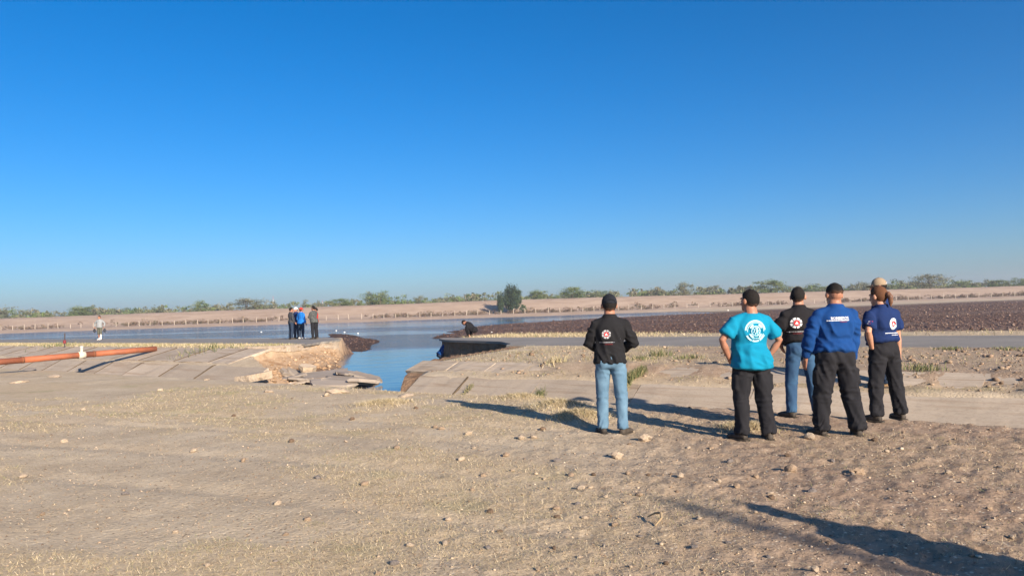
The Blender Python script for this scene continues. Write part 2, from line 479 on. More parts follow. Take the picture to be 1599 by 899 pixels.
# ------------------------------------------------------------------ water
def water_mat():
    m, n, p, l = newmat('water')
    co = node(n, 'ShaderNodeTexCoord').outputs['Object']
    p.inputs['Base Color'].default_value = (.03, .075, .12, 1)
    p.inputs['Roughness'].default_value = .10; p.inputs['IOR'].default_value = 1.33
    p.inputs['Specular IOR Level'].default_value = .5
    calm = ramp(n, noise(n, scaled(n, co, (.014, .035, 1)), 1, 4), .46, .55)
    st = node(n, 'ShaderNodeMath', operation='MULTIPLY_ADD'); l.new(calm, st.inputs[0]); st.inputs[1].default_value = .92; st.inputs[2].default_value = .035
    k = node(n, 'ShaderNodeBump'); k.inputs['Distance'].default_value = .6
    sx = node(n, 'ShaderNodeSeparateXYZ'); l.new(co, sx.inputs[0])
    fetch = node(n, 'ShaderNodeMapRange'); fetch.inputs[1].default_value = 24; fetch.inputs[2].default_value = 75; fetch.inputs[3].default_value = .09; l.new(sx.outputs[1], fetch.inputs[0])
    mu = node(n, 'ShaderNodeMath', operation='MULTIPLY'); l.new(st.outputs[0], mu.inputs[0]); l.new(fetch.outputs[0], mu.inputs[1])
    l.new(mu.outputs[0], k.inputs['Strength'])
    l.new(noise(n, scaled(n, co, (1, 1.6, 1)), 2.4, 3, .55), k.inputs['Height'])
    k2 = bump(n, noise(n, co, .55, 2), .12, .2, k.outputs[0])
    l.new(k2, p.inputs['Normal'])
    return m
WP = [(-300, 245), xy(-350, 11.6), xy(300, 11.6), (700, 245)]
tag(link('water', mesh('water', [(a, b, WATER) for a, b in WP], [tuple(range(len(WP)))]), water_mat()), kind='structure')

# ------------------------------------------------------------------ road
def road_mat():
    m, n, p, l = newmat('asphalt')
    co = node(n, 'ShaderNodeTexCoord').outputs['Object']
    c = mixc(n, ramp(n, noise(n, co, .5, 5), .35, .65), (.20, .18, .155), (.26, .235, .20))
    c = mixc(n, ramp(n, noise(n, co, 30, 4, .7), .3, .7), mixc(n, .3, c, (.08, .075, .07)), c)
    l.new(c, p.inputs['Base Color']); p.inputs['Roughness'].default_value = .9
    l.new(bump(n, noise(n, co, 60, 3), .4, .01), p.inputs['Normal'])
    return m
ASPH = road_mat()
def road(side):
    ns = np.linspace(20.2, 26.0, 40)
    V = []; F = []
    end = lc_u(ns) + .18 + .35 * (fbm(ns * 1.7, ns * 0, 91, 3) - .5) if side < 0 else rc_u(ns) - .12 + .35 * (fbm(ns * 1.7, ns * 0, 93, 3) - .5)
    for n_, e in zip(ns, end):
        cols = np.concatenate([e + side * np.linspace(0, 12, 12), [e + side * 30, side * 70, side * 160, side * 420]])
        jit = 0
        if n_ == ns[0] or n_ == ns[-1]: jit = .25
        for c in cols:
            nn = n_ + jit * (float(fbm(np.array([c * .8]), np.array([0.]), 95, 3)[0]) - .5)
            a, b = xy(c, nn)
            V.append((a, b, .385 - .01 * ((n_ - 23.1) / 2.9) ** 2))
    k = 16
    for i in range(39):
        for j in range(k - 1):
            q = (i * k + j, i * k + j + 1, (i + 1) * k + j + 1, (i + 1) * k + j)
            F.append(q if side > 0 else q[::-1])
    # broken edge: a skirt showing the thickness of the asphalt
    o = len(V); N0 = o
    V += [(v[0], v[1], v[2] - .09) for v in V[:N0]]
    for i in range(39):
        a, b = i * k, (i + 1) * k
        q = (a, b, b + o, a + o)
        F.append(q if side > 0 else q[::-1])
    for j in range(k - 1):
        for base, fl in ((0, 1), (39 * k, -1)):
            q = (base + j, base + j + o, base + j + 1 + o, base + j + 1)
            F.append(q if side * fl > 0 else q[::-1])
    # the underside near the broken end
    for i in range(39):
        q = (i * k + o, (i + 1) * k + o, (i + 1) * k + 1 + o, i * k + 1 + o)
        F.append(q)
    return mesh('road', V, F)
tag(link('road', road(-1), ASPH), kind='structure')
tag(link('road', road(1), ASPH), kind='structure')
# pale layer of road base laid bare along the left cut
CAL = simple('caliche', (.47, .38, .285), (.36, .275, .19), 3, .95, 9, .8, .06)
def ledge():
    V = []; F = []
    ns = np.linspace(15.2, 24.6, 100); k = 8
    e = lc_u(ns) + .10 + .2 * (fbm(ns * .7, ns * 0, 97, 4) - .5)
    ex, ey = xy(e - .7, ns); tz = hzv(ex, ey) - .012 - .03 * sst(19.9, 20.2, ns)
    t = .22 + .14 * (fbm(ns * .8, ns * 0 + 3, 98, 4) - .4) + .2 * sst(22, 24.5, ns)
    j = .06 * (vn2(ns * 4., ns * 0, 99) - .5)
    for i, n_ in enumerate(ns):
        for du, z in ((-1.2, tz[i] - .05), (-.35, tz[i] - .01), (-.02 + j[i], tz[i]), (.05 + j[i], tz[i] - .05), (.03 - j[i], tz[i] - t[i] * .5), (.08 + j[i], tz[i] - t[i]), (-.1, tz[i] - t[i] - .15), (-1.2, tz[i] - t[i] - .3)):
            a, b = xy(e[i] + du, n_); V.append((a, b, z + .012 * math.sin(n_ * 9 + du * 7)))
    for i in range(len(ns) - 1):
        for q in range(k):
            F.append((i * k + q, i * k + (q + 1) % k, (i + 1) * k + (q + 1) % k, (i + 1) * k + q))
    F.append(tuple(range(k))[::-1]); F.append(tuple((len(ns) - 1) * k + q for q in range(k)))
    return mesh('road_base', V, F)
tag(link('road_base', ledge(), CAL), kind='structure')


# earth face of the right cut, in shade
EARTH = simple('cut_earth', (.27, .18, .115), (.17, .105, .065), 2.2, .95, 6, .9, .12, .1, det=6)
def cut_bank():
    V = []; F = []; k = 9
    ns = np.concatenate([np.linspace(11.9, 22, 100), np.linspace(22.02, 24.4, 90), np.linspace(24.45, 28.4, 40)])
    zs = np.linspace(.345, -1.0, k)
    N_, Z_ = np.meshgrid(ns, zs, indexing='ij')
    Q_ = (fbm(N_ * 2.2, Z_ * 1.5, 111, 4) - .5) * .5 + (fbm(N_ * 9, Z_ * 4, 113, 3) - .5) * .14
    for i, n_ in enumerate(ns):
        e = float(rc_u(n_))
        for j, z in enumerate(zs):
            q = float(Q_[i, j]); und = .16 * math.sin(math.pi * min(1, (.36 - z) / .7)) - .3 * max(0, -.35 - z)
            a, b = xy(e + q * (0.25 if j == 0 else 1) + und, n_ + (0 if j == 0 else q * .4))
            tp = float(np.interp(n_, *PR)) - .025
            z = min(z, tp - .04 * j)
            if j == 0: V.append((*xy(e + .9, n_ + .15), tp - .03))
            V.append((a, b, z + (.02 * math.sin(n_ * 13) if j == 0 else 0)))
    k += 1
    for i in range(len(ns) - 1):
        for j in range(k - 1):
            F.append((i * k + j, i * k + j + 1, (i + 1) * k + j + 1, (i + 1) * k + j))
    return mesh('cut_bank', V, F)
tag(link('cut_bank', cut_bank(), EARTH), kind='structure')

# ------------------------------------------------------------------ canal lining
def conc_mat(name, a, b):
    m, n, p, l = newmat(name)
    co = node(n, 'ShaderNodeTexCoord').outputs['Object']
    oi = node(n, 'ShaderNodeObjectInfo')
    ad = node(n, 'ShaderNodeVectorMath', operation='ADD'); l.new(co, ad.inputs[0])
    sc = node(n, 'ShaderNodeVectorMath', operation='SCALE'); l.new(oi.outputs['Location'], sc.inputs[0]); sc.inputs['Scale'].default_value = 1.7
    l.new(sc.outputs[0], ad.inputs[1]); co = ad.outputs[0]
    c = mixc(n, ramp(n, noise(n, co, 1.4, 6, .65), .3, .7), a, b)
    c = mixc(n, ramp(n, noise(n, scaled(n, co, (.5, 5, 5)), 2, 5), .5, .75), c, (.26, .19, .13))
    c = mixc(n, ramp(n, noise(n, co, 40, 3), .25, .5), mixc(n, .35, c, (.15, .12, .095)), c)
    v = node(n, 'ShaderNodeHueSaturation'); l.new(c, v.inputs['Color'])
    mr = node(n, 'ShaderNodeMapRange'); mr.inputs[3].default_value = .86; mr.inputs[4].default_value = 1.1
    l.new(oi.outputs['Random'], mr.inputs[0]); l.new(mr.outputs[0], v.inputs['Value'])
    l.new(v.outputs[0], p.inputs['Base Color']); p.inputs['Roughness'].default_value = .92; p.inputs['Specular IOR Level'].default_value = .2
    b_ = bump(n, noise(n, co, 3, 5), .3, .03); l.new(bump(n, noise(n, co, 50, 3), .3, .005, b_), p.inputs['Normal'])
    return m
CONC = conc_mat('concrete', (.42, .35, .275), (.34, .28, .215))
GREY = conc_mat('grey_concrete', (.33, .28, .235), (.25, .215, .18))
def slab_mesh(seed, t=.08):
    g = np.random.default_rng(seed)
    nx, ny = 6, 3
    V = []; F = []
    for k in (0, 1):
        for j in range(ny + 1):
            for i in range(nx + 1):
                x, y = i / nx - .5, j / ny - .5
                ex = (.012 * g.standard_normal() if i in (0, nx) else 0); ey = (.022 * g.standard_normal() if j in (0, ny) else 0)
                V.append((x + ex, y + ey, (t / 2 if k else -t / 2) + .006 * g.standard_normal()))
    o = (nx + 1) * (ny + 1); w_ = nx + 1
    for j in range(ny):
        for i in range(nx):
            a = j * w_ + i
            F.append((o + a, o + a + 1, o + a + w_ + 1, o + a + w_))
    for i in range(nx):
        F.append((i, i + 1, o + i + 1, o + i)); a = ny * w_ + i; F.append((a + 1, a, o + a, o + a + 1))
    for j in range(ny):
        a = j * w_; F.append((a + w_, a, o + a, o + a + w_)); a = j * w_ + nx; F.append((a, a + w_, o + a + w_, o + a))
    return mesh('slab', V, F)
SL = [slab_mesh(i) for i in range(6)]
JOINT = simple('joint_dirt', (.13, .095, .06), (.085, .062, .04), 6, .95, 20, .8, .03)
JN = [slab_mesh(30 + i, .05) for i in range(3)]
for me_ in JN:
    for v in me_.vertices: v.co.x += .35 * (random.random() - .5); v.co.z += .004 * random.random()
def lining(label, rows, base_u):
    root = empty('canal_lining', (*xy(base_u, 12.5), -.2))
    tag(root, label, 'canal lining')
    inv = root.location
    for (n0, z0, n1, z1, us) in rows:
        for a, b in zip(us[:-1], us[1:]):
            g = .035
            L = b - a - g; W = math.hypot(n1 - n0, z1 - z0)
            cx, cy = xy((a + b) / 2, (n0 + n1) / 2); cz = (z0 + z1) / 2
            ex = Vector((UX, UY, 0)); ey = Vector((NX * (n1 - n0), NY * (n1 - n0), z1 - z0)).normalized(); ez = ex.cross(ey)
            Mx = Matrix((ex * L, ey * W, ez)).transposed().to_4x4()
            Mx = Mx @ Matrix.Rotation(R(random.uniform(-.3, .3)), 4, 'X')
            Mx.translation = Vector((cx, cy, cz - .012 + random.uniform(-.004, .004))) - Vector(inv)
            o = link('slab', random.choice(SL), CONC, root)
            o.matrix_basis = Mx
            if b != us[-1] and b < -9.5 and not (b > -13 and n0 > 13):
                J = Matrix((ex * (.05 + .03 * random.random()), ey * W * .97, ez)).transposed().to_4x4()
                J.translation = Vector((*xy(b, (n0 + n1) / 2), cz + .012)) - Vector(inv)
                jo = link('joint', random.choice(JN), JOINT, root); jo.matrix_basis = J
    return root
lu_ = [-19.3, -22.3, -24.5, -27.0, -29.2, -31.6] + [-31.6 - 2.3 * k for k in range(1, 16)]
lu_ = sorted(lu_)
lining('two rows of sloping concrete slabs lining the canal bank left of the breach', [
    (11.8, -.64, 13.2, .10, lu_), (13.5, .15, 15.0, .52, [q - .9 for q in lu_ if q < -20.5] + [-21.9])], -30)
ru_ = [-12.7, -11.2, -9.15, -6.8, -4.6, -2.9, -.5, 1.8, 4.1, 6.4]
lining('pale concrete slabs lining the canal bank behind the five standing people', [
    (11.8, -.62, 12.85, .07, ru_), (13.3, .11, 13.9, .32, [-13.7, -12.4, -11.2, -10, -8.2, -5.9, -3.6, -1.3, 1.0, 3.3])], -5)

# broken pieces lying in the breach
def chunk(seed, L, W, t):
    g = np.random.default_rng(seed)
    k = 11 + seed % 4
    an = np.sort(g.uniform(0, 2 * math.pi, k)); an = np.linspace(0, 2 * math.pi, k, endpoint=False) + g.uniform(-.3, .3, k)
    rad = g.uniform(.72, 1.1, k)
    ring = [(L / 2 * r_ * (math.copysign(abs(math.cos(a)) ** .6, math.cos(a))), W / 2 * r_ * math.copysign(abs(math.sin(a)) ** .6, math.sin(a))) for a, r_ in zip(an, rad)]
    V = []; F = []
    for z, s in ((-t / 2, .97), (-t * .1, 1.01), (t / 2, 1)):
        V += [(x * s + g.normal(0, .012), y * s + g.normal(0, .012), z) for x, y in ring]
    for j in (0, 1):
        for i in range(k):
            F.append((j * k + i, j * k + (i + 1) % k, (j + 1) * k + (i + 1) % k, (j + 1) * k + i))
    F.append(tuple(range(k))[::-1]); F.append(tuple(2 * k + i for i in range(k)))
    return mesh('broken_concrete_piece', V, F)
BR = [  # px, py, length, width, thickness, tilt x, tilt y, yaw, label
    (505, 583, 2.1, 1.5, .09, 5, -4, 20, 'largest broken concrete slab lying flat in the breach rubble'),
    (556, 583, 1.4, 1.1, .08, -4, 6, -15, 'broken concrete slab at the water end of the rubble, upper side'),
    (548, 593, 1.7, .9, .08, 6, 5, 10, 'broken concrete slab nearest the stream in the rubble, lying low'),
    (485, 592, 1.6, .8, .08, -6, -3, 35, 'broken concrete slab tilted in front of the largest slab'),
    (447, 589, 1.5, 1.0, .08, 5, -9, -30, 'tilted broken concrete slab below the eroded earth slope'),
    (452, 583, .8, .5, .12, 32, 20, 60, 'small slab piece standing on edge in the rubble, left one of two'),
    (463, 582, .9, .5, .12, 38, 15, 70, 'small slab piece standing on edge in the rubble, right one of two'),
    (568, 594, 1.0, .7, .1, -8, 10, 40, 'thin slab fragment leaning over the stream edge'),
    (572, 587, 1.1, .6, .1, 4, 14, -10, 'slab fragment jutting furthest over the stream from the rubble'),
    (520, 597, 1.3, .6, .1, 10, 2, 5, 'low slab fragment half buried at the foot of the rubble'),
    (394, 587, .95, .7, .2, 4, -6, -20, 'thick pale concrete chunk beside the end of the left lining'),
    (470, 590, .9, .6, .08, 6, 4, 80, 'short slab fragment left of the tilted one in front'),
    (530, 588, 1.2, .7, .08, -5, 4, -40, 'slab fragment wedged between the largest slab and the stream end'),
    (430, 592, 1.0, .6, .08, 4, -5, 15, 'slab fragment at the left end of the rubble'),
    (500, 594, .8, .5, .08, 9, 3, 60, 'small slab fragment at the front edge of the rubble'),
    (481, 573, .6, .4, .2, 15, 10, 0, 'small pale block on the dirt slope above the slabs')]
for i, (px, py, L, W, t, ax, ay, yw, lab) in enumerate(BR):
    p = at(px, py, -.02 if i == 10 else (-.12 if i == len(BR) - 1 else -.3))
    o = link('broken_concrete_piece', chunk(i + 3, L, W, t), CAL if i in (10, len(BR) - 1) else GREY)
    o.rotation_euler = (R(ax), R(ay), R(yw)); o.location = p + Vector((0, 0, .015 * (i % 3) - .05))
    tag(o, lab, 'concrete piece', 'broken slabs in the breach', 'thing')
# ------------------------------------------------------------------ far bank: fence, trees, scrub
def hy(px): return 484 - .0325 * (px - 799.5)
POST = simple('pale_post', (.50, .43, .35), (.36, .30, .235), 3, .9)
WIRE = simple('fence_wire', (.25, .22, .2), rough=.6, metal=.6)
FY = 244.5
fence = tag(empty('wire_fence', (0, FY, .3)), 'long wire fence with pale posts along the far bank', 'fence')
pm = []
for k in range(4):
    V, F = tube([(0, 0, -.4), (0, 0, .6), (.02 * (k - 1.5), .01, 1.55)], [.095, .09, .085], (1, 0, 0), 7, .3); pm.append(mesh('post', V, F))
fx = -210.; tops = []
while fx < 215:
    x = fx + random.uniform(-.25, .25); y = FY + random.uniform(-.15, .15) + 1.2 * math.sin(x * .02)
    z = hz(x, y)
    o = link('post', random.choice(pm), POST, fence, (x, y - FY, z - .3)); s_ = random.uniform(.85, 1.12); o.scale = (1, 1, s_)
    o.rotation_euler = (R(random.gauss(0, 2.5)), R(random.gauss(0, 3)), 0)
    tops.append((x, y - FY, z - .3)); fx += 3.82
for h in (.45, .85, 1.25):
    link('wire', mesh('wire', *tube([(a, b, c + h) for a, b, c in tops], [.012] * len(tops), (0, 0, 1), 4, 0)), WIRE, fence)

LEAF = attr_mat('leaves', .7, .35, .25, transl=.18)
BARK = simple('bark', (.10, .075, .055), (.17, .13, .10), 4, .95, 8, .5, .03)
def crown(seed, rx, ry, rz, nc, nl, leaf, cols, shape=.35, up=0.):
    g = np.random.default_rng(seed)
    d = g.normal(size=(nc, 3)); d /= np.linalg.norm(d, axis=1)[:, None]
    r = g.uniform(shape, 1, nc) ** .6
    c = d * r[:, None] * np.array((rx, ry, rz)); c[:, 2] = np.where(c[:, 2] < -.85 * rz, -.85 * rz * g.uniform(.5, 1, nc), c[:, 2])
    c *= (1 + .14 * g.normal(size=(nc, 1)))
    ci = g.integers(0, nc, nl)
    cs = g.uniform(.10, .24, nc)[ci][:, None] * np.array((rx, ry, rz * .8))
    p = c[ci] + g.normal(size=(nl, 3)) * cs
    a = g.normal(size=(nl, 3)); a[:, 2] += up; a /= np.linalg.norm(a, axis=1)[:, None]
    b = np.cross(a, g.normal(size=(nl, 3))); b /= np.linalg.norm(b, axis=1)[:, None] + 1e-9
    s = leaf * g.uniform(.5, 1.3, (nl, 1))
    V = np.stack([p - a * s - b * s * .45, p + a * s - b * s * .3, p + a * s + b * s * .3, p - a * s + b * s * .45], 1).reshape(-1, 3)
    F = np.arange(nl * 4).reshape(-1, 4)
    cc = np.array(cols)[g.integers(0, len(cols), nc)][ci] * g.uniform(.75, 1.25, (nl, 1))
    return V, F, np.repeat(cc, 4, 0), c
OLV = [(.14, .185, .06), (.115, .16, .052), (.17, .20, .075), (.095, .135, .05)]
GRY = [(.18, .18, .10), (.155, .16, .09), (.20, .185, .115), (.13, .145, .085)]
DRK = [(.04, .068, .03), (.05, .078, .034), (.032, .052, .026)]
PRO = []
def proto(seed, rx, rz, cz, nc, nl, leaf, cols, trunk=True, up=0):
    V, F, tt, c = crown(seed, rx, rx, rz, nc, nl, leaf, cols, .35, up)
    V[:, 2] += cz
    cm = mesh('crown', V, F, False, tt)
    ps = [tube([(0, 0, -.5), (.02, 0, cz * .3), (.03, .02, cz * .75)], [.035, .028, .02], (1, 0, 0), 7, 0)]
    for k in range(min(7, nc)):
        q = c[k] * .75 + np.array((0, 0, cz))
        ps.append(tube([(.02, .01, cz * .25 + .03 * k), tuple(q * .5 + np.array((0, 0, cz * .15))), tuple(q)], [.018, .012, .005], (1, 0, 0), 5, 0))
    tm = mesh('trunk', *join(ps))
    return cm, tm
for i in range(6):
    PRO.append(proto(100 + i, .5 + .06 * (i % 3), .50, .50, 44, 3400, .026, OLV if i < 4 else GRY))
JUN = proto(201, .40, .47, .52, 46, 12000, .022, DRK, True, .8)
def place_tree(name, label, px, top, wpx, y, pr, group='trees along the far berm', cat='tree', sink=0.):
    x = (px - 799.5) / FPX * y; zb = hz(x, y) - sink
    H = CAMZ + (hy(px) - top) * y / FPX - zb
    o = tag(empty(name, (x, y, zb), random.uniform(0, 6.28)), label, cat, group)
    W = wpx * y / FPX
    cm, tm = pr
    for nm, me, mt in (('crown', cm, LEAF), ('trunk', tm, BARK)):
        c = link(nm, me, mt, o); c.scale = (W * .8, W * .8, H)
    return o
TL = [  # px, top, width, depth, label
    (125, 478, 46, 300, 'broad pale green tree on the far left berm'), (60, 488, 40, 330, 'low grey green tree at the far left skyline'), (205, 481, 44, 340, 'low rounded tree left of the dome shaped one'),
    (312, 470, 32, 300, 'dome shaped tree alone on the left skyline'), (348, 479, 18, 330, 'small round tree between the dome shaped and the wide tree'), (385, 467, 54, 292, 'wide dense tree sloping up to the right, left of the road group'),
    (240, 482, 30, 345, 'squat tree right of the low rounded tree'), (532, 466, 38, 300, 'rounded green tree right of the road group'), (592, 455, 50, 292, 'tallest green tree left of the evergreen'),
    (562, 470, 14, 320, 'small tree squeezed between two big green trees'), (655, 462, 22, 330, 'pale sparse treetop right of the tallest green tree'), (690, 465, 40, 360, 'low tree in the skyline left of the palms'),
    (838, 453, 36, 300, 'pale feathery tree just right of the evergreen'), (893, 448, 44, 292, 'broad green tree left of the man in the black cap'), (930, 453, 36, 310, 'green tree behind the black cap'), (868, 460, 22, 340, 'short tree between feathery and broad trees'),
    (1069, 441, 32, 295, 'upright green tree halfway between black cap and teal shirt'), (1108, 447, 40, 330, 'low bushy tree left of the teal shirted man'), (1203, 437, 58, 292, 'wide bushy tree behind the teal and black shirts'), (1010, 455, 36, 350, 'low grey tree right of the black cap'),
    (1160, 448, 30, 340, 'short tree left of the wide bushy tree'), (1270, 444, 46, 350, 'low tree behind the blue shirted man'), (1345, 441, 40, 350, 'low tree left of the tan cap'), (1452, 429, 52, 292, 'big pale green tree right of the tan cap'),
    (1502, 438, 34, 330, 'brownish tree right of the big pale tree'), (1557, 437, 34, 310, 'dark round tree near the right edge'), (1592, 434, 34, 305, 'rightmost tree at the edge of the picture'), (1405, 441, 34, 345, 'low tree between the tan cap and the big pale tree')]
for i, (px, top, wpx, y, lab) in enumerate(TL):
    place_tree('mesquite_tree', lab, px, top, wpx, y, PRO[i % 6])
place_tree('juniper_tree', 'large dark evergreen tree standing on the far shore', 799, 445, 40, 252, JUN)
place_tree('juniper_tree', 'small dark conical evergreen left of the large evergreen', 780, 458, 15, 250, JUN)
place_tree('round_bush', 'round dark green bush at the right foot of the evergreen', 816, 473, 15, 248, proto(203, .46, .4, .42, 16, 2200, .03, [(.05, .09, .03), (.06, .10, .035)]), cat='bush')
# palms, tiny on the skyline
for px, top, lab in ((738, 458, 'left one of two tiny palms on the skyline'), (756, 457, 'right one of two tiny palms on the skyline')):
    y = 420; x = (px - 799.5) / FPX * y; zb = hz(x, y); H = CAMZ + (hy(px) - top) * y / FPX - zb
    o = tag(empty('palm_tree', (x, y, zb)), lab, 'palm', 'trees along the far berm')
    link('trunk', mesh('trunk', *tube([(0, 0, -.3), (.1, 0, H * .5), (0, 0, H - .6)], [.3, .24, .2], (1, 0, 0), 7)), BARK, o)
    V = []; F = []
    for k in range(22):
        a = k * 2.4; el = random.uniform(-.5, 1.1)
        d = np.array((math.cos(a) * math.cos(el), math.sin(a) * math.cos(el), math.sin(el))); sd_ = np.array((-math.sin(a), math.cos(a), 0))
        c0 = np.array((0, 0, H - .6)); pts = [c0, c0 + d * 1.1, c0 + d * 2.0 + np.array((0, 0, -.6))]
        n0 = len(V)
        for q, wd in zip(pts, (.1, .35, .05)): V += [q - sd_ * wd, q + sd_ * wd]
        F += [(n0, n0 + 1, n0 + 3, n0 + 2), (n0 + 2, n0 + 3, n0 + 5, n0 + 4)]
    link('crown', mesh('crown', V, F, False, np.tile((.06, .08, .035), (len(V), 1))), LEAF, o)
def mass(name, label, spots, leaf, nl, cols, sq=.8):
    Vs = []; Fs = []; Ts = []; o = 0
    zz = hzv([q[0] for q in spots], [q[1] for q in spots]); spots = [(q[0], q[1], z_, q[3], q[4]) for q, z_ in zip(spots, zz)]
    for i, (x, y, z, w_, h) in enumerate(spots):
        V, F, t, c = crown(1000 + i, w_, w_, h * .5, 9, nl, leaf, [cols[i % len(cols)], cols[(i * 7 + 1) % len(cols)]])
        V = V + np.array((x, y, z + h * .45)); Vs.append(V); Fs.append(F + o); Ts.append(t); o += len(V)
    return tag(link(name, mesh(name, np.concatenate(Vs), np.concatenate(Fs), False, np.concatenate(Ts)), LEAF), label, 'scrub', None, 'stuff')
sp = []
for k in range(520):
    x = random.uniform(-235, 235); y = random.uniform(305, 400); x *= y / 300
    h = random.uniform(3.2, 5.6) * (.75 + .5 * float(fbm(np.array([x * .02]), np.array([0.]), 300, 3)[0])); sp.append((x, y, 0, random.uniform(2, 4.5), h))
mass('scrub_woodland', 'belt of low grey green scrub on the skyline behind the berm', sp, .32, 320, OLV + GRY + GRY)
sp = []
for k in range(900):
    x = random.uniform(-215, 215); y = 246.5 + abs(random.gauss(0, 1)) * 4.5
    if float(fbm(np.array([x * .05]), np.array([y * .1]), 310, 3)[0]) < .47 - .1 * (x < -80): continue
    sp.append((x, y, 0, random.uniform(.5, 1.6), random.uniform(.5, 1.5)))
mass('dry_brush', 'reddish dry brush along the fence on the far bank', sp, .13, 90, [(.19, .125, .08), (.15, .10, .065), (.23, .16, .10), (.13, .11, .06)])
# two thin masts on the left skyline
MW = simple('mast_white', (.6, .6, .6)); MR = simple('mast_red', (.45, .08, .05))
for px, top, y, lab in ((426, 462, 900, 'thin red and white lattice mast on the left skyline'), (503, 468, 900, 'thin dark mast above the group on the road')):
    x = (px - 799.5) / FPX * y; zb = hz(x, y); H = CAMZ + (hy(px) - top) * y / FPX - zb
    o = tag(empty('radio_mast', (x, y, zb)), lab, 'mast')
    for k in range(6):
        link('section', mesh('section', *tube([(0, 0, H * k / 6), (0, 0, H * (k + 1) / 6)], [.45 - .05 * k, .4 - .05 * k], (1, 0, 0), 5, 0)), MR if k % 2 else MW, o)

# ------------------------------------------------------------------ orange pipe across the canal
ORG = simple('orange_rust_paint', (.38, .115, .046), (.19, .07, .04), 1.6, .7, 30, .2, .01, .4)
RUST = simple('rust', (.22, .075, .03), (.12, .05, .03), 12, .85, 40, .4, .01)
E0 = Vector((-13.9, 29.0, .53)); DN = Vector((-NX, -NY, -.022))
pipe = tag(empty('steel_pipe', E0), 'long orange rusty steel pipe crossing the canal at the left', 'pipe')
Lp = 10.5; rp = .105; seg = [0, 2.3, 4.6, 6.9, 9.2, Lp]
for a, b in zip(seg[:-1], seg[1:]):
    link('tube', mesh('tube', *tube([DN * a, DN * (b - .02)], [rp, rp], (0, 0, 1), 18, 0), True), ORG, pipe)
    link('weld_ring', mesh('weld_ring', *tube([DN * (b - .05), DN * (b + .02)], [rp + .008, rp + .008], (0, 0, 1), 18, 0), True), RUST, pipe)
PALE = simple('pale_paint', (.62, .57, .47), (.5, .42, .32), 6, .7)
def on_pipe(px):
    best = min(np.linspace(0, Lp, 300), key=lambda t: abs((E0 + DN * t).x / (E0 + DN * t).y * FPX + 799.5 - px)); return best
tw = on_pipe(126)
link('collar', mesh('collar', *tube([DN * (tw - .11), DN * (tw + .11)], [rp + .02, rp + .02], (0, 0, 1), 18, 0), True), PALE, pipe)
vn_ = link('vent', mesh('vent', *tube([DN * tw + Vector((0, 0, .05)), DN * tw + Vector((0, 0, .26))], [.045, .045], (1, 0, 0), 10, .2)), PALE, pipe)
link('cap', mesh('cap', *tube([DN * tw + Vector((0, 0, .25)), DN * tw + Vector((0, 0, .31))], [.06, .06], (1, 0, 0), 10, .3)), simple('grey_metal', (.4, .4, .38)), vn_)
q = E0 + DN * 9.9
sb = link('support_block', mesh('support_block', *box(0, 0, 0, .5, .5, max(.1, (q.z - rp) - hz(q.x, q.y) + .1))), GREY); sb.location = (q.x, q.y, (q.z - rp + hz(q.x, q.y) - .1) / 2); tag(sb, 'concrete block carrying the near end of the orange pipe', 'block')
mp = at(101, 553, .2); mo = tag(empty('marker_post', (mp.x, mp.y, hz(mp.x, mp.y) - .05)), 'thin dark post with red band behind the orange pipe', 'post')
link('pole', mesh('pole', *tube([(0, 0, 0), (.02, 0, .75)], [.03, .025], (1, 0, 0), 8, .3)), simple('dark_metal', (.06, .05, .05)), mo)
link('band', mesh('band', *tube([(0, 0, .28), (.01, 0, .42)], [.065, .065], (1, 0, 0), 10, .2)), simple('dark_red', (.18, .03, .035)), mo)
# pole behind the camera, off to the right, that throws the soft shadow
tip = at(1042, 782, 0); L = 9.0 / math.tan(R(SUN_EL)); bx, by = tip.x + math.sin(R(SUN_AZ)) * L, tip.y - math.cos(R(SUN_AZ)) * L
po = tag(empty('utility_pole', (bx, by, hz(bx, by) - .3)), 'wooden utility pole behind the camera whose soft shadow reaches the dirt', 'pole')
link('pole', mesh('pole', *tube([(0, 0, 0), (0, 0, 9.3)], [.09, .07], (1, 0, 0), 12, .2)), BARK, po)
# white floating scraps
SCR = simple('white_scrap', (.75, .74, .7))
for i, (px, py, lab) in enumerate(((525, 516, 'white scrap floating on the pond beside the road end, left one'), (538, 518.5, 'white scrap floating on the pond beside the road end, right one'), (559, 520, 'small white scrap on the mud spit'),
                                   (408, 518, 'white scrap on the calm water left of the group'), (768, 521, 'white lump on the mud right of the crouching person'), (855, 487, 'white lump on the far shore right of the evergreen'), (1137, 486, 'white lump on the far edge of the brown field'))):
    p = at(px, py, WATER + .03); p.z = max(WATER, hz(p.x, p.y))
    o = link('white_scrap', mesh('white_scrap', *ellip((0, 0, .02), (.07 * p.y / 60, .06, .045 * p.y / 60), None, 7, 5)), SCR, None, p); tag(o, lab, 'scrap')
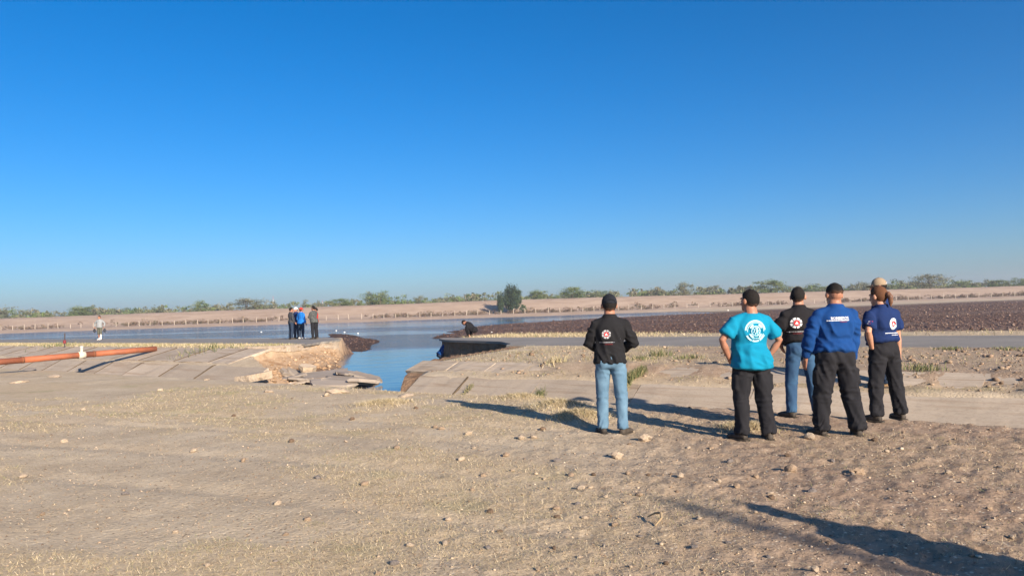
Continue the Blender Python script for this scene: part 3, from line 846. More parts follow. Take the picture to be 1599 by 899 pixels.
# ------------------------------------------------------------------ people
def fuse(name, parts, vox, mat, parent, sm=3, disp=None):
    """one continuous closed surface grown over overlapping closed shapes"""
    V, F = join(parts)
    me = mesh(name + '_t', V, F)
    o = bpy.data.objects.new('t', me); C.objects.link(o)
    m = o.modifiers.new('r', 'REMESH'); m.mode = 'VOXEL'; m.voxel_size = vox; m.use_smooth_shade = True
    if sm:
        k = o.modifiers.new('s', 'SMOOTH'); k.factor = .5; k.iterations = sm
    dg = bpy.context.evaluated_depsgraph_get()
    me2 = bpy.data.meshes.new_from_object(o.evaluated_get(dg))
    me2.name = name
    bpy.data.objects.remove(o); bpy.data.meshes.remove(me)
    if disp:
        n = len(me2.vertices); co = np.empty(n * 3); me2.vertices.foreach_get('co', co); co = co.reshape(-1, 3)
        nr = np.empty(n * 3); me2.vertex_normals.foreach_get('vector', nr); nr = nr.reshape(-1, 3)
        co = co + nr * disp(co)[:, None]
        me2.vertices.foreach_set('co', co.ravel().astype(np.float32)); me2.update()
    me2.polygons.foreach_set('use_smooth', np.ones(len(me2.polygons), bool))
    return link(name, me2, mat, parent)
def ik(a, c, l1, l2, pole):
    a, c = Vector(a), Vector(c); d = c - a; L = d.length
    if L > (l1 + l2) * .999:
        d = d.normalized() * (l1 + l2) * .999; c = a + d; L = d.length
    x = (l1 * l1 - l2 * l2 + L * L) / (2 * L)
    h = math.sqrt(max(l1 * l1 - x * x, 0)); dn = d.normalized()
    p = Vector(pole); p = (p - dn * p.dot(dn)).normalized()
    return a + dn * x + p * h, c
def cloth(name, col, col2=None, rough=.9, stretch=None, sc=7):
    return simple(name, col, col2 or tuple(c * .78 for c in col), sc, rough, 220, .25, .002, .25, stretch=stretch)
SKIN = simple('skin', (.36, .17, .105), (.27, .12, .072), 9, .55, 60, .1, .002, .4)
SKIN2 = simple('lighter_skin', (.47, .25, .165), (.38, .185, .115), 9, .55, 60, .1, .002, .4)
HAIR = simple('black_hair', (.008, .007, .006), (.016, .013, .011), 60, .8, 120, .9, .006, .12, stretch=(1, 1, .3))
HAIRB = simple('brown_hair', (.085, .035, .018), (.17, .08, .04), 40, .5, 90, .9, .006, .4, stretch=(1, 1, .25))
EYE = simple('eye', (.02, .015, .012), rough=.2)
BOOT = simple('boot_leather', (.022, .019, .017), (.07, .056, .043), 10, .7, 40, .3, .004)
SOLE = simple('rubber_sole', (.02, .018, .016), (.10, .08, .06), 14, .9)
WHITE = simple('white_print', (.75, .76, .78), rough=.7)
LGREY = simple('grey_print', (.42, .42, .44), rough=.7)
REDP = simple('red_print', (.55, .03, .035), rough=.7)
BLUEP = simple('pale_blue_print', (.36, .62, .70), rough=.7)
MARO = simple('maroon_print', (.22, .025, .03), rough=.7)
LEATH = simple('belt_leather', (.02, .015, .012), rough=.5)

def person(label, px, py, rot, H=1.75, girth=1., belly=0., feet=((-.13, 0, 8), (.13, 0, -8)), hands=((-.26, .05, .80), (.26, .05, .80)),
           elb=((-.5, -1, 0), (.5, -1, 0)), lean=(0, 0), head=(0, 0), top=None, sleeve='long', hem=.90, trous=None, loose=.012, shoe=None,
           hair=HAIR, hairlen=0., cap=None, vox=.012, skin=SKIN, group=None, pelvis=None, belt=False, pockets=False, loc=None, drop=.015, zf=None,
           collar=True, curl=.45, wob=1., seed=0, shorts=0, beard=False, hairlow=-.78, tall=0):
    loc = (gr(px, py) if zf is None else at(px, py, zf)) if loc is None else Vector(loc)
    root = empty('person', loc - Vector((0, 0, drop)), R(rot), H / 1.75)
    tag(root, label, 'person', group)
    fx = (feet[0][0] + feet[1][0]) / 2; fy = (feet[0][1] + feet[1][1]) / 2
    pel = Vector(pelvis) if pelvis else Vector((fx, fy, .952))
    Rl = Matrix.Rotation(R(-lean[0]), 3, 'X') @ Matrix.Rotation(R(lean[1]), 3, 'Y')
    base = Vector((0, 0, .95))
    def T(p): return pel + Vector((0, 0, .025)) + Rl @ (Vector(p) - base)
    latU = Rl @ Vector((1, 0, 0))
    g = girth
    # ---- legs
    legs = []
    for s, (x, y, yaw) in zip((-1, 1), feet):
        hip = pel + Vector((s * .092 * (.6 + .4 * g), 0, -.02))
        ank = Vector((x, y, .10)) + Vector((0, -.035, 0))
        fd = Vector((math.sin(R(-yaw)), math.cos(R(yaw)), 0))
        kn, ank = ik(hip, ank, .43, .405, fd + Vector((s * .05, 0, 0)))
        legs.append((hip, kn, ank, fd, yaw))
    # ---- arms
    arms = []
    for i, s in enumerate((-1, 1)):
        sh = T((s * .178 * (.5 + .5 * g), 0, 1.372))
        hd = pel + Vector((0, 0, .025)) + Rl @ (Vector(hands[i]) - base) if not isinstance(hands[i][0], str) else None
        el, wr = ik(sh, hd, .285, .255, Rl @ Vector(elb[i]))
        arms.append((sh, el, wr))
    hp = T((0, .015, 1.478)); Hr = Rl @ Matrix.Rotation(R(head[0]), 3, 'Z') @ Matrix.Rotation(R(head[1]), 3, 'X')
    def Hd(p): return hp + Hr @ (Vector(p) * 1.1)          # head space: origin at the neck's top, y forward
    # ---- body: head, neck, trunk, limbs and hands in one skin
    B = []
    hx = Hr @ Vector((1, 0, 0))
    B.append(tube([T((0, -.005, 1.40)), T((0, 0, 1.47)), Hd((0, .0, .03)), Hd((0, .0, .08))], [.082 * g ** .5, .071 * g ** .5, .069 * g ** .5, .066], latU))
    B.append(ellip(Hd((0, -.005, .135)), (0.0847, 0.1067, 0.1078), Hr))
    B.append(ellip(Hd((0, .03, .09)), (0.0704, 0.0770, 0.0935), Hr))
    B.append(ellip(Hd((0, .062, .04)), (0.0495, 0.0440, 0.0385), Hr))
    B.append(tube([Hd((0, .094, .135)), Hd((0, .112, .10)), Hd((0, .118, .085))], [.010, .014, .017], hx, 10))
    B.append(ellip(Hd((0, .09, .148)), (0.0550, 0.0198, 0.0154), Hr)); B.append(ellip(Hd((0, .098, .055)), (0.0286, 0.0132, 0.0143), Hr))
    for s in (-1, 1):
        B.append(ellip(Hd((s * .087, -.002, .112)), (0.0121, 0.0242, 0.0374), Hr @ Matrix.Rotation(R(-s * 18), 3, 'Z')))
    trunk = [(.90, .13, .09), (1.02, .125, .085), (1.15, .125, .085), (1.28, .14, .09), (1.38, .13, .08), (1.43, .08, .06)]
    B.append(tube([T((0, 0, z)) for z, a, b in trunk], [(a * g * .9, b * g * .9) for z, a, b in trunk], latU))
    for (sh, el, wr), s in zip(arms, (-1, 1)):
        a = g ** .7
        fa = wr + (wr - el).normalized() * .02
        B.append(tube([T((s * .1, 0, 1.36)), sh, sh.lerp(el, .5), el, el.lerp(wr, .35), wr, fa], [.055, .052 * a, .046 * a, .037 * a, .040 * a, .027, .026], (0, 1, 0)))
        f = (wr - el).normalized()
        inn = (Rl @ Vector((-s, .25, 0))); inn = (inn - f * inn.dot(f)).normalized()     # palm faces the thigh
        th = Rl @ Vector((0, 1, .1)); th = (th - f * th.dot(f) - inn * th.dot(inn)).normalized()
        B.append(tube([wr, wr + f * .045, wr + f * .09], [(.027, .016), (.040, .016), (.041, .014)], th))
        for k, L in enumerate((.068, .078, .072, .056)):
            o = wr + f * .088 + th * (.029 - .0195 * k)
            d = f; pts = [o]
            for j in range(3):
                an = curl * (.5 + .5 * j); d = (d * math.cos(an) + inn * math.sin(an)).normalized()
                pts.append(pts[-1] + d * L * (.45, .31, .24)[j])
            B.append(tube(pts, [.0095, .0092, .0085, .0075], th, 8))
        o = wr + f * .03 + th * .03
        B.append(tube([wr + f * .02 + th * .012, o, o + f * .03 + th * .022 + inn * .008, o + f * .058 + th * .026 + inn * .02], [.013, .0125, .0105, .0085], inn, 8))
    for hip, kn, ank, fd, yaw in legs:
        B.append(tube([hip + Vector((0, 0, .06)), hip, kn, kn.lerp(ank, .4), ank], [.075, .075, .05, .05, .034], (1, 0, 0)))
    fuse('body', B, min(vox * .72, .011) if vox < .016 else .016, skin, root, 2)
    for s in (-1, 1):
        e = ellip(Hd((s * .031, .088, .123)), (0.0121, 0.0088, 0.0066), Hr, 8, 6)
        link('eye', mesh('eye', *e, True), EYE, root)
    # ---- hair
    if hair:
        V, F = ellip((0, 0, 0), (1, 1, 1), None, 32, 22)
        V = np.array(V); fade = np.zeros(len(V))
        for k in range(len(V)):
            x, y, z = V[k]
            # hairline: high over the brow, low on the nape
            cut_ = np.interp(y, [-1, -.3, .25, .6, 1], [hairlow - hairlen * 5, hairlow + .1 - hairlen * 5, -.12, .42, .5]) + .05 * math.sin(x * 9 + seed)
            zz = max(z, cut_); fade[k] = sst(cut_ - .02, cut_ + (.30 if hairlen < .01 else .1), z)
            q = math.sqrt(max(1 - zz * zz, .05)) / math.sqrt(max(1 - z * z, .05)) if z < cut_ else 1
            q *= .90 if z < cut_ else .965 + .035 * fade[k]
            V[k] = (x * q * .0845, y * q * .105, zz * .108)
        V = V + (vn3(V[:, 0] * 90, V[:, 1] * 90, V[:, 2] * 60, seed)[:, None] - .5) * .007 * (V / np.linalg.norm(V, axis=1)[:, None])
        hv = [tuple(Hd((0, -.008, .137)) + Hr @ (Vector(v) * 1.1)) for v in V]
        dk, sk = (np.array((.014, .012, .011)), np.array((.13, .068, .045))) if hair is HAIR else (np.array((.11, .05, .026)), np.array((.14, .065, .035)))
        tt = dk * fade[:, None] + sk * (1 - fade[:, None])
        ho = link('hair', mesh('hair', hv, F, True, tt), attr_mat('short_hair', .85, 0, .15, 160, .8, .004), root)
        if hairlen > .03:
            pt = [tube([Hd((0, -.09, .13)), Hd((0, -.125, .125)), Hd((0, -.145, .09)), Hd((0, -.135, .02)), Hd((0, -.125, -.02))], [.03, .036, .034, .026, .012], hx)]
            fuse('ponytail', pt, .008, hair, root, 1, lambda c: .006 * (vn3(c[:, 0] * 70, c[:, 1] * 70, c[:, 2] * 20, 3) - .5))
    if beard:
        link('beard', mesh('beard', *ellip(Hd((0, .058, .045)), (0.0660, 0.0605, 0.0440), Hr), True), HAIR, root)
    # ---- cap
    if cap:
        cm, yaw, bm_ = cap
        Cr = Hr
        V, F = ellip((0, 0, 0), (1, 1, 1), None, 24, 16); V = np.array(V)
        V[:, 2] = np.maximum(V[:, 2], -.12)
        V = V * np.array((.0885, .108, .105)) + np.array((0, -.008, .150))
        co = link('cap', mesh('cap', [tuple(Hd(v)) for v in V], F, True), cm, root)
        P = []
        for (r0, zz) in ((0, 0), (1, .004)):
            for k in range(13):
                a = R(-72 + 12 * k)
                d = .078 * r0 * math.cos(a * .9) ** .6
                P.append(Hd((math.sin(a) * .082, .02 + math.cos(a) * .075 + d, .148 - .10 * d * 2 * r0 - .012 * abs(math.sin(a)) ** 2)))
        n0 = len(P); P += [p_ - Hr @ Vector((0, 0, .006)) for p_ in P]
        F = []
        for k in range(12):
            F += [(k, k + 1, 13 + k + 1, 13 + k), (n0 + k + 1, n0 + k, n0 + 13 + k, n0 + 13 + k + 1), (13 + k, 13 + k + 1, n0 + 13 + k + 1, n0 + 13 + k), (k + 1, k, n0 + k, n0 + k + 1)]
        link('brim', mesh('brim', [tuple(p_) for p_ in P], F, True), bm_, co)
        link('button', mesh('button', *ellip(Hd((0, -.008, .255)), (.009, .009, .005), Hr, 8, 5), True), bm_, co)
        a_ = [Hd((math.sin(R(180 + q)) * .087, -.010 + math.cos(R(180 + q)) * .1065, .147 + .040 * math.cos(R(q * 2.0)))) for q in range(-44, 45, 8)]
        link('strap_opening', mesh('strap_opening', *tube([tuple(p_) for p_ in a_], [.006] * len(a_), (0, 0, 1), 6, 0), True), LGREY if cm is not bm_ else cm, co)
    # ---- trousers
    lz = loose
    P = []
    ww = .155 * g + .01
    for_ = [(1.04, ww * .94, .106), (.97, ww * .98, .112), (.90, ww * 1.05, .122), (.84, ww * 1.03, .118)]
    Tr = [(pel + Vector((0, 0, .025)) + (Rl @ (Vector((0, 0, z)) - base) if z > .95 else Vector((0, 0, z - .95)))) for z, a, b in for_]
    P.append(tube(Tr, [(a, b * g) for z, a, b in for_], (1, 0, 0), 18, .3))
    for s in (-1, 1):
        P.append(ellip(pel + Vector((s * .074 * g, -.045 * g, -.035)), (.084 * g, .082 * g, .095)))
    for hip, kn, ank, fd, yaw in legs:
        th = .088 * g ** .6 + lz
        lo = ank + (kn - ank).normalized() * (-.012)
        if shorts: lo = kn.lerp(ank, shorts)
        P.append(tube([hip + Vector((0, 0, .05)), hip + Vector((0, 0, -.04)), hip.lerp(kn, .5), kn, kn.lerp(ank, .35), kn.lerp(ank, .75), lo] if not shorts else
                      [hip + Vector((0, 0, .05)), hip + Vector((0, 0, -.04)), hip.lerp(kn, .5), kn, lo],
                      ([th * .95, th, th * .92, .068 + lz, .066 + lz, .058 + lz * 1.0, .058 + lz * 1.0] if not shorts else [th * .95, th, th * .95, .075 + lz, .08 + lz]), (1, 0, 0), 16, .12))
        if pockets:
            q = hip.lerp(kn, .62); sx = 1 if hip.x > pel.x else -1
            b = box(q.x + sx * (th * .80), q.y - .005, q.z + .02, .042, .12, .17); P.append(b)
    zk = [l_[1].z for l_ in legs]
    def tdisp(c):
        x, y, z = c.T
        lowf = sst(.34, .12, z); kn_ = np.exp(-((z - .48) / .09) ** 2); cr = np.exp(-((z - .80) / .08) ** 2)
        r1 = 1 - np.abs(2 * vn3(x * 9, y * 9, z * 26 + 4 * np.sin(x * 20), seed + 1) - 1)
        r2 = 1 - np.abs(2 * vn3(x * 15 + z * 6, y * 15, z * 4, seed + 2) - 1)
        r3 = 1 - np.abs(2 * vn3(x * 12, y * 12 + z * 14, z * 16, seed + 3) - 1)
        return wob * (.030 * (r1 - .5) * lowf + .026 * (r3 - .5) * (kn_ + cr) + .022 * (r2 - .5)) * (.6 if loose < .01 else 1)
    tr = fuse('trousers', P, vox, trous, root, 3, tdisp if vox < .016 else None)
    if belt:
        pts = []
        zz = 1.035
        V = []; F = []
        for k in range(32):
            a = 2 * math.pi * k / 32
            for dz, rr in ((-.018, 1.045), (.018, 1.045), (.018, .97), (-.018, .97)):
                V.append(tuple(Tr[0] + Rl @ Vector((math.cos(a) * ww * rr, math.sin(a) * .114 * g * rr, dz - .012))))
        for k in range(32):
            for j in range(4):
                a, b = k * 4 + j, k * 4 + (j + 1) % 4; c, d = ((k + 1) % 32) * 4 + (j + 1) % 4, ((k + 1) % 32) * 4 + j
                F.append((a, b, c, d))
        link('belt', mesh('belt', V, F, True), LEATH, root)
    # ---- shirt or jacket
    P = []
    k1 = hem
    rings = [(k1, .190 * g + .010, .150 * g + belly * .02, belly * .1 - .006), (k1 + .05, .186 * g, .144 * g + belly * .03, belly * .15 - .004), (1.06, .172 * g, .128 * g + belly * .04, belly * .25), (1.15, .170 * g, .122 * g + belly * .03, belly * .2), (1.24, .178 * g, .122 * g, .005),
             (1.31, .180 * g, .120 * g, 0), (1.37, .166 * g, .108 * g, -.004), (1.415, .130 * g, .092 * g, -.004), (1.445, .092 * g ** .5, .082 * g ** .5, 0), (1.49, .080 * g ** .5, .078 * g ** .5, .004)]
    if k1 > 1.0: rings.pop(1)
    if k1 < .87: rings[0] = (k1, .196 * g + .012, .168 * g, -.022); rings[1] = (k1 + .06, .196 * g, .170 * g, -.024); rings.insert(2, (k1 + .14, .186 * g, .152 * g, -.01))
    if not collar: rings = rings[:-1]
    P.append(tube([T((0, y, z)) for z, a, b, y in rings], [(a + .006, b + .006) for z, a, b, y in rings], latU, 20, .18, 2.25))
    a = g ** .75
    for (sh, el, wr), s in zip(arms, (-1, 1)):
        P.append(tube([T((0, -.004, 1.415)), T((s * .07, -.004, 1.41)), T((s * .13 * g, -.002, 1.385)), sh], [.06, .062 * a, .064 * a, .062 * a], (0, 1, 0), 14, .6))
        P.append(ellip(sh + Vector((0, 0, -.012)), (.066 * a, .07 * a, .072 * a)))
        if sleeve == 'long':
            e2 = el.lerp(wr, .93)
            P.append(tube([sh, sh.lerp(el, .3), sh.lerp(el, .65), el, el.lerp(wr, .45), e2], [.064 * a, .068 * a, .063 * a, .056 * a, .054 * a, .043], (0, 1, 0), 14, .25))
        else:
            e2 = sh.lerp(el, .72 if sleeve == 'short' else .5)
            P.append(tube([sh, sh.lerp(el, .35), e2], [.066 * a, .072 * a, .076 * a], (0, 1, 0), 14, .1))
    def sdisp(c):
        x, y, z = c.T
        r1 = 1 - np.abs(2 * vn3(x * 13 + z * 5, y * 13, z * 3.2, seed + 5) - 1)
        r2 = 1 - np.abs(2 * vn3(x * 7 + 2, y * 7, z * 17 + x * 9, seed + 6) - 1)
        arm = sst(.17 * g, .21 * g, np.abs(x)); waist = sst(1.2, 1.0, z)
        hm = sst(hem - .01, hem + .09, z)
        return wob * (.3 + .7 * hm) * (.025 * (r1 - .5) * sst(1.42, 1.28, z) + .026 * (r2 - .5) * np.maximum(arm, waist * .8))
    st = fuse('shirt', P, vox, top, root, 3, sdisp if vox < .016 else None)
    # ---- shoes
    for hip, kn, ank, fd, yaw in legs:
        sr = Matrix.Rotation(R(yaw), 3, 'Z')
        c = Vector((ank.x, ank.y, 0)) + fd * .035
        def Q(x, y, z): return c + sr @ Vector((x * 1.1, y * 1.1, z))
        sv = [tube([Q(0, -.035, .16 + tall), Q(0, -.035, .10), Q(0, -.03, .05)], [.047, .047, .046], (1, 0, 0)),
              tube([Q(0, -.075, .045), Q(0, -.02, .055), Q(0, .06, .05), Q(0, .13, .04), Q(0, .165, .035)], [(.038, .040), (.042, .05), (.047, .042), (.050, .034), (.040, .026)], (1, 0, 0), 14, .5)]
        sh_ = fuse('shoe', sv, .011, shoe or BOOT, root, 2, lambda q: .003 * (vn3(q[:, 0] * 50, q[:, 1] * 50, q[:, 2] * 50, 2) - .5))
        V = []; F = []
        out = [(-.036, -.11), (-.044, -.06), (-.042, 0), (-.052, .08), (-.052, .13), (-.03, .178), (.0, .188), (.03, .178), (.052, .13), (.052, .08), (.042, 0), (.044, -.06), (.036, -.11), (0, -.122)]
        kk = len(out)
        for z in (0., .022):
            V += [tuple(Q(x, y, z)) for x, y in out]
        F = [(i, (i + 1) % kk, kk + (i + 1) % kk, kk + i) for i in range(kk)] + [tuple(range(kk))[::-1], tuple(range(kk, 2 * kk))]
        link('sole', mesh('sole', V, F), SOLE, sh_)
    root['_'] = 0; del root['_']
    return root, st

def decal(shirt, shapes, cx, cz, mats, name='emblem', dirv=(0, 1, 0), off=.004, flat=None):
    """flat print laid on the cloth: 2D shapes in metres, projected along dirv on the shirt"""
    me = shirt.data
    bv = BVHTree.FromPolygons([v.co for v in me.vertices], [tuple(p.vertices) for p in me.polygons])
    d = Vector(dirv).normalized(); ax = Vector((0, 0, 1)).cross(d) * -1
    ax = d.cross(Vector((0, 0, 1)))
    for i, (V, F) in enumerate(shapes):
        out = []
        for x, z in V:
            q = ax * (cx + x) + Vector((0, 0, cz + z)) - d * 1.0
            h = bv.ray_cast(q, d)
            out.append((h[0] - d * (off + .0012 * i)) if h[0] else q + d * .88)
        o = link(name, mesh(name, [tuple(v) for v in out], F), mats[i], shirt)
def ann(r0, r1, a0=0, a1=360, k=40, sx=1):
    V = []; F = []
    m = max(3, int(k * (a1 - a0) / 360)); rr = [r0 + (r1 - r0) * t for t in (0, .5, 1)]
    for i in range(m + 1):
        a = R(a0 + (a1 - a0) * i / m)
        V += [(math.cos(a) * r * sx, math.sin(a) * r) for r in rr]
    for i in range(m):
        for j in range(2): F.append((i * 3 + j, i * 3 + j + 1, i * 3 + 4 + j, i * 3 + 3 + j))
    return V, F
def poly2(pts): return list(pts), [tuple(range(len(pts)))]
def many(*ps):
    V = []; F = []
    for v, f in ps:
        o = len(V); V += list(v); F += [tuple(i + o for i in q) for q in f]
    return V, F
def rect(x, z, w_, h): 
    k = max(1, int(w_ / .03))
    return many(*[poly2([(x - w_ / 2 + w_ * i / k, z - h / 2), (x - w_ / 2 + w_ * (i + 1) / k, z - h / 2), (x - w_ / 2 + w_ * (i + 1) / k, z + h / 2), (x - w_ / 2 + w_ * i / k, z + h / 2)]) for i in range(k)])
def text2(s, size, x=0, z=0):
    cu = bpy.data.curves.new('t', 'FONT'); cu.body = s; cu.size = size; cu.align_x = 'CENTER'; cu.align_y = 'CENTER'; cu.resolution_u = 2; cu.offset = size * .012
    o = bpy.data.objects.new('t', cu); C.objects.link(o)
    me = bpy.data.meshes.new_from_object(o.evaluated_get(bpy.context.evaluated_depsgraph_get()))
    V = [(v.co.x + x, v.co.y + z) for v in me.vertices]; F = [tuple(p.vertices) for p in me.polygons]
    bpy.data.objects.remove(o); bpy.data.curves.remove(cu); bpy.data.meshes.remove(me)
    return V, F
def dashes(x, z, w_, h, seed):
    """a line of print too small to read: short strokes"""
    g = random.Random(seed); ps = []; a = x - w_ / 2
    while a < x + w_ / 2:
        l_ = g.uniform(.006, .02); ps.append(rect(a + l_ / 2, z, l_, h * g.uniform(.7, 1))); a += l_ + .004
    return many(*ps)
def tri(r, x=0, z=0): return poly2([(x + r * math.cos(R(a)), z + r * math.sin(R(a))) for a in (90, 210, 330)])
def civil(shirt, cx, cz, r, solid=False, dirv=(0, 1, 0), ring=None, sx=1., line=True):
    sh = []; ms = []
    if solid:
        sh.append(ann(.001, r, sx=sx)); ms.append(WHITE)
        sh.append(ann(r * .82, r * .9, sx=sx)); ms.append(BLUEP)
    else:
        for a in range(8):
            sh.append(ann(r * .66, r, a * 45 + 4, a * 45 + 38, 40, sx)); ms.append(ring or WHITE)
        sh.append(ann(r * .56, r * .62, sx=sx)); ms.append(ring or LGREY)
    sh.append(ann(.001, r * .52, sx=sx)); ms.append(REDP)
    sh.append(tri(r * .36 * sx, 0, -.04 * r)); ms.append(WHITE)
    if line:
        sh.append(dashes(.0, -r - .045, r * 3.1, .010, 3)); ms.append(LGREY if not solid else WHITE)
        sh.append(dashes(.02, -r - .07, r * 1.5, .008, 4)); ms.append(MARO if not solid else WHITE)
    decal(shirt, sh, cx, cz, ms, 'emblem', dirv)
    return

JB = cloth('black_jacket', (.011, .011, .013)); JEANL = cloth('pale_denim', (.125, .215, .30), (.065, .13, .20), .9, None, 4)
TEAL = cloth('teal_cotton', (.0, .205, .335), (.0, .17, .29)); NAVYP = cloth('dark_work_cloth', (.009, .009, .012), (.014, .014, .017))
TBLK = cloth('black_cotton', (.010, .009, .011)); JEANB = cloth('blue_denim', (.035, .09, .17), (.02, .05, .11), .9, None, 5)
ROYAL = cloth('royal_blue_cloth', (.003, .045, .18), (.0025, .034, .14)); NAVY = cloth('navy_cloth', (.006, .022, .095), (.005, .017, .07))
TAN = cloth('tan_cap_cloth', (.30, .225, .15)); BCAP = cloth('black_cap_cloth', (.012, .014, .02)); DKB = cloth('dark_brim_cloth', (.05, .04, .032))
GREYJ = cloth('charcoal_jacket', (.045, .047, .055)); DJEAN = cloth('dark_denim', (.022, .038, .07)); BRIGHT = cloth('bright_blue_jacket', (.012, .15, .50)); WCAP = cloth('white_cap_cloth', (.75, .75, .75))
CAMO = cloth('grey_mottled_jacket', (.10, .105, .10), (.035, .038, .038), .9, None, 14); REDS = cloth('red_shirt', (.5, .04, .03)); PALEG = cloth('pale_grey_shirt', (.27, .285, .29)); KHAKI = cloth('olive_shorts', (.10, .10, .075)); WBOOT = simple('white_rubber_boot', (.75, .73, .70), (.62, .58, .52), 8, .5); TANSH = simple('tan_shoe', (.30, .19, .10), rough=.7)
GB = 'people standing by the canal'

p, st = person('man in black cap, black jacket with round emblem and pale blue jeans, standing alone', 957, 676, -4, 1.75, 1.02, .12,
    feet=((-.12, .06, 14), (.125, -.06, -32)), hands=((-.13, .26, 1.03), (.16, .25, 1.03)), elb=((-1, -.75, -.3), (1, -.75, -.3)), lean=(-2, 1), head=(8, -4),
    top=JB, hem=.875, trous=JEANL, loose=.006, hair=HAIR, cap=(BCAP, 0, BCAP), vox=.0125, group=GB, seed=11, shoe=BOOT, wob=1.1)
civil(st, -.045, 1.275, .056, ring=LGREY)
decal(st, [rect(0, 0, .05, .012)], -.25, 1.22, [LGREY], 'sleeve_mark', (-1, 0, 0))
for q in ((-.08, .86), (.08, .86)): pass
p, st = person('man in teal short sleeved shirt with white round emblem, hands in dark pockets', 1179, 685, 10, 1.75, 1.14, .2,
    feet=((-.15, .05, 18), (.135, -.05, -14)), hands=((-.25, .05, .93), (.25, .07, .93)), elb=((-1, -.22, 0), (1, -.22, 0)), lean=(-1, 2), head=(22, -3),
    top=TEAL, sleeve='short', hem=.835, trous=NAVYP, loose=.018, vox=.0125, group=GB, seed=22, pockets=True, collar=False)
sh = [ann(.108, .128, 5, 175), ann(.093, .101, -5, 185), ann(.108, .128, 205, 245), ann(.108, .128, 250, 290), ann(.108, .128, 295, 335), ann(.050, .060), ann(.022, .028)]
for a in range(4): sh.append(ann(.066, .089, a * 90 + 26, a * 90 + 64))
for a in range(8): sh.append(ann(.030, .046, a * 45 + 8, a * 45 + 22))
sh += [rect(.0, .02, .012, .05), rect(0, -.005, .03, .012), ann(.086, .096, 200, 235), ann(.086, .096, 305, 340), dashes(0, -.083, .10, .014, 8)]
decal(st, sh, -.01, 1.285, [BLUEP] * len(sh), 'emblem')
p, st = person('man in black shirt with emblem and blue jeans standing behind the blue shirted man', 1254, 650, 6, 1.77, 1.08, .3,
    feet=((-.17, .02, 20), (.20, .03, -25)), hands=((-.20, .14, .93), (.20, .14, .93)), elb=((-1, -.4, 0), (1, -.4, 0)), lean=(-1, 0), head=(-34, -2),
    top=TBLK, sleeve='short', hem=.985, trous=JEANB, loose=.008, vox=.0125, group=GB, seed=33, belt=True)
civil(st, -.09, 1.285, .072)
p, st = person('man in royal blue long sleeved shirt with white lettering and baggy dark trousers', 1307, 679, 2, 1.80, 1.17, .25,
    feet=((-.17, .06, 16), (.21, -.05, -12)), hands=((-.30, .09, .86), (.27, .10, .84)), elb=((-1, -.7, 0), (1, -.7, 0)), lean=(-1, 3), head=(6, -6), hairlow=-.12,
    top=ROYAL, hem=.935, trous=NAVYP, loose=.026, vox=.0125, group=GB, seed=44, pockets=True, wob=1.15)
decal(st, [text2('BOMBEROS', .040, 0, .0), dashes(-.02, -.026, .25, .011, 6), dashes(.04, -.043, .08, .009, 7)], .03, 1.365, [WHITE, WHITE, MARO], 'lettering')
p, st = person('woman in navy short sleeved shirt with white emblem, brown hair tied back, hand on hip', 1387, 655, 13, 1.74, 1.05, .25,
    feet=((-.20, .0, 20), (.19, .02, -8)), hands=((-.21, -.03, .96), (.26, .04, .83)), elb=((-1, -.9, .1), (.6, -1, 0)), lean=(-1, -2), head=(18, -8),
    top=NAVY, sleeve='short', hem=1.0, trous=NAVYP, loose=.018, vox=.0125, group=GB, seed=55, belt=True, hair=HAIRB, hairlen=.055, skin=SKIN2)
civil(st, .045, 1.27, .074, True, sx=.85)
decal(st, [rect(-.008, 0, .014, .03), rect(.009, 0, .018, .03)], .02, 1.30, [WHITE, REDP], 'sleeve_flag', (1, .35, 0))
p, st = person('man in tan cap mostly hidden behind the woman in navy', 1384, 652, 60, 1.745, 1.08, .2,
    feet=((-.14, .0, 10), (.12, .0, -10)), hands=((-.24, .08, .86), (.24, .08, .86)), head=(14, -3),
    top=NAVY, sleeve='short', hem=.98, trous=DJEAN, loose=.01, vox=.0125, group=GB, seed=66, cap=(TAN, 0, DKB), shoe=TANSH, hair=HAIR)

FARG = 'people standing on the broken road edge'
VF = .02
person('man in charcoal jacket and dark trousers, leftmost of the group on the road', 455, 529.5, -50, 1.72, 1.1, .2, hands=((-.22, .12, .85), (.2, .15, .9)), top=GREYJ, trous=DJEAN, vox=VF, zf=.39, group=FARG, head=(-10, -6), seed=3)
person('person in white cap and dark blue jacket between two men on the road', 463, 528, 150, 1.74, 1.05, .1, top=NAVY, trous=DJEAN, vox=VF, zf=.39, group=FARG, cap=(WCAP, 0, WCAP), seed=4)
person('person in bright blue jacket seen from behind on the road edge', 471, 528.5, -30, 1.70, 1.12, .1, hands=((-.25, .1, .88), (.25, .1, .86)), top=BRIGHT, hem=.84, trous=DJEAN, vox=VF, zf=.39, group=FARG, shoe=WBOOT, cap=(REDS, 0, REDS), seed=5)
person('person in grey mottled jacket with folded arms at the road end', 491, 529, 60, 1.76, 1.15, .2, feet=((-.14, 0, 5), (.16, .05, -20)), hands=((.02, .24, 1.16), (-.02, .25, 1.14)), elb=((-1, -.2, -.6), (1, -.2, -.6)), top=CAMO, hem=.86, trous=NAVYP, vox=VF, zf=.39, group=FARG, seed=6)
person('person in red shirt almost hidden behind the grey mottled jacket', 494.5, 527, 100, 1.68, 1.0, .1, top=REDS, trous=NAVYP, vox=VF, zf=.39, group=FARG, seed=7)
wp = at(156, 530.5, .385)
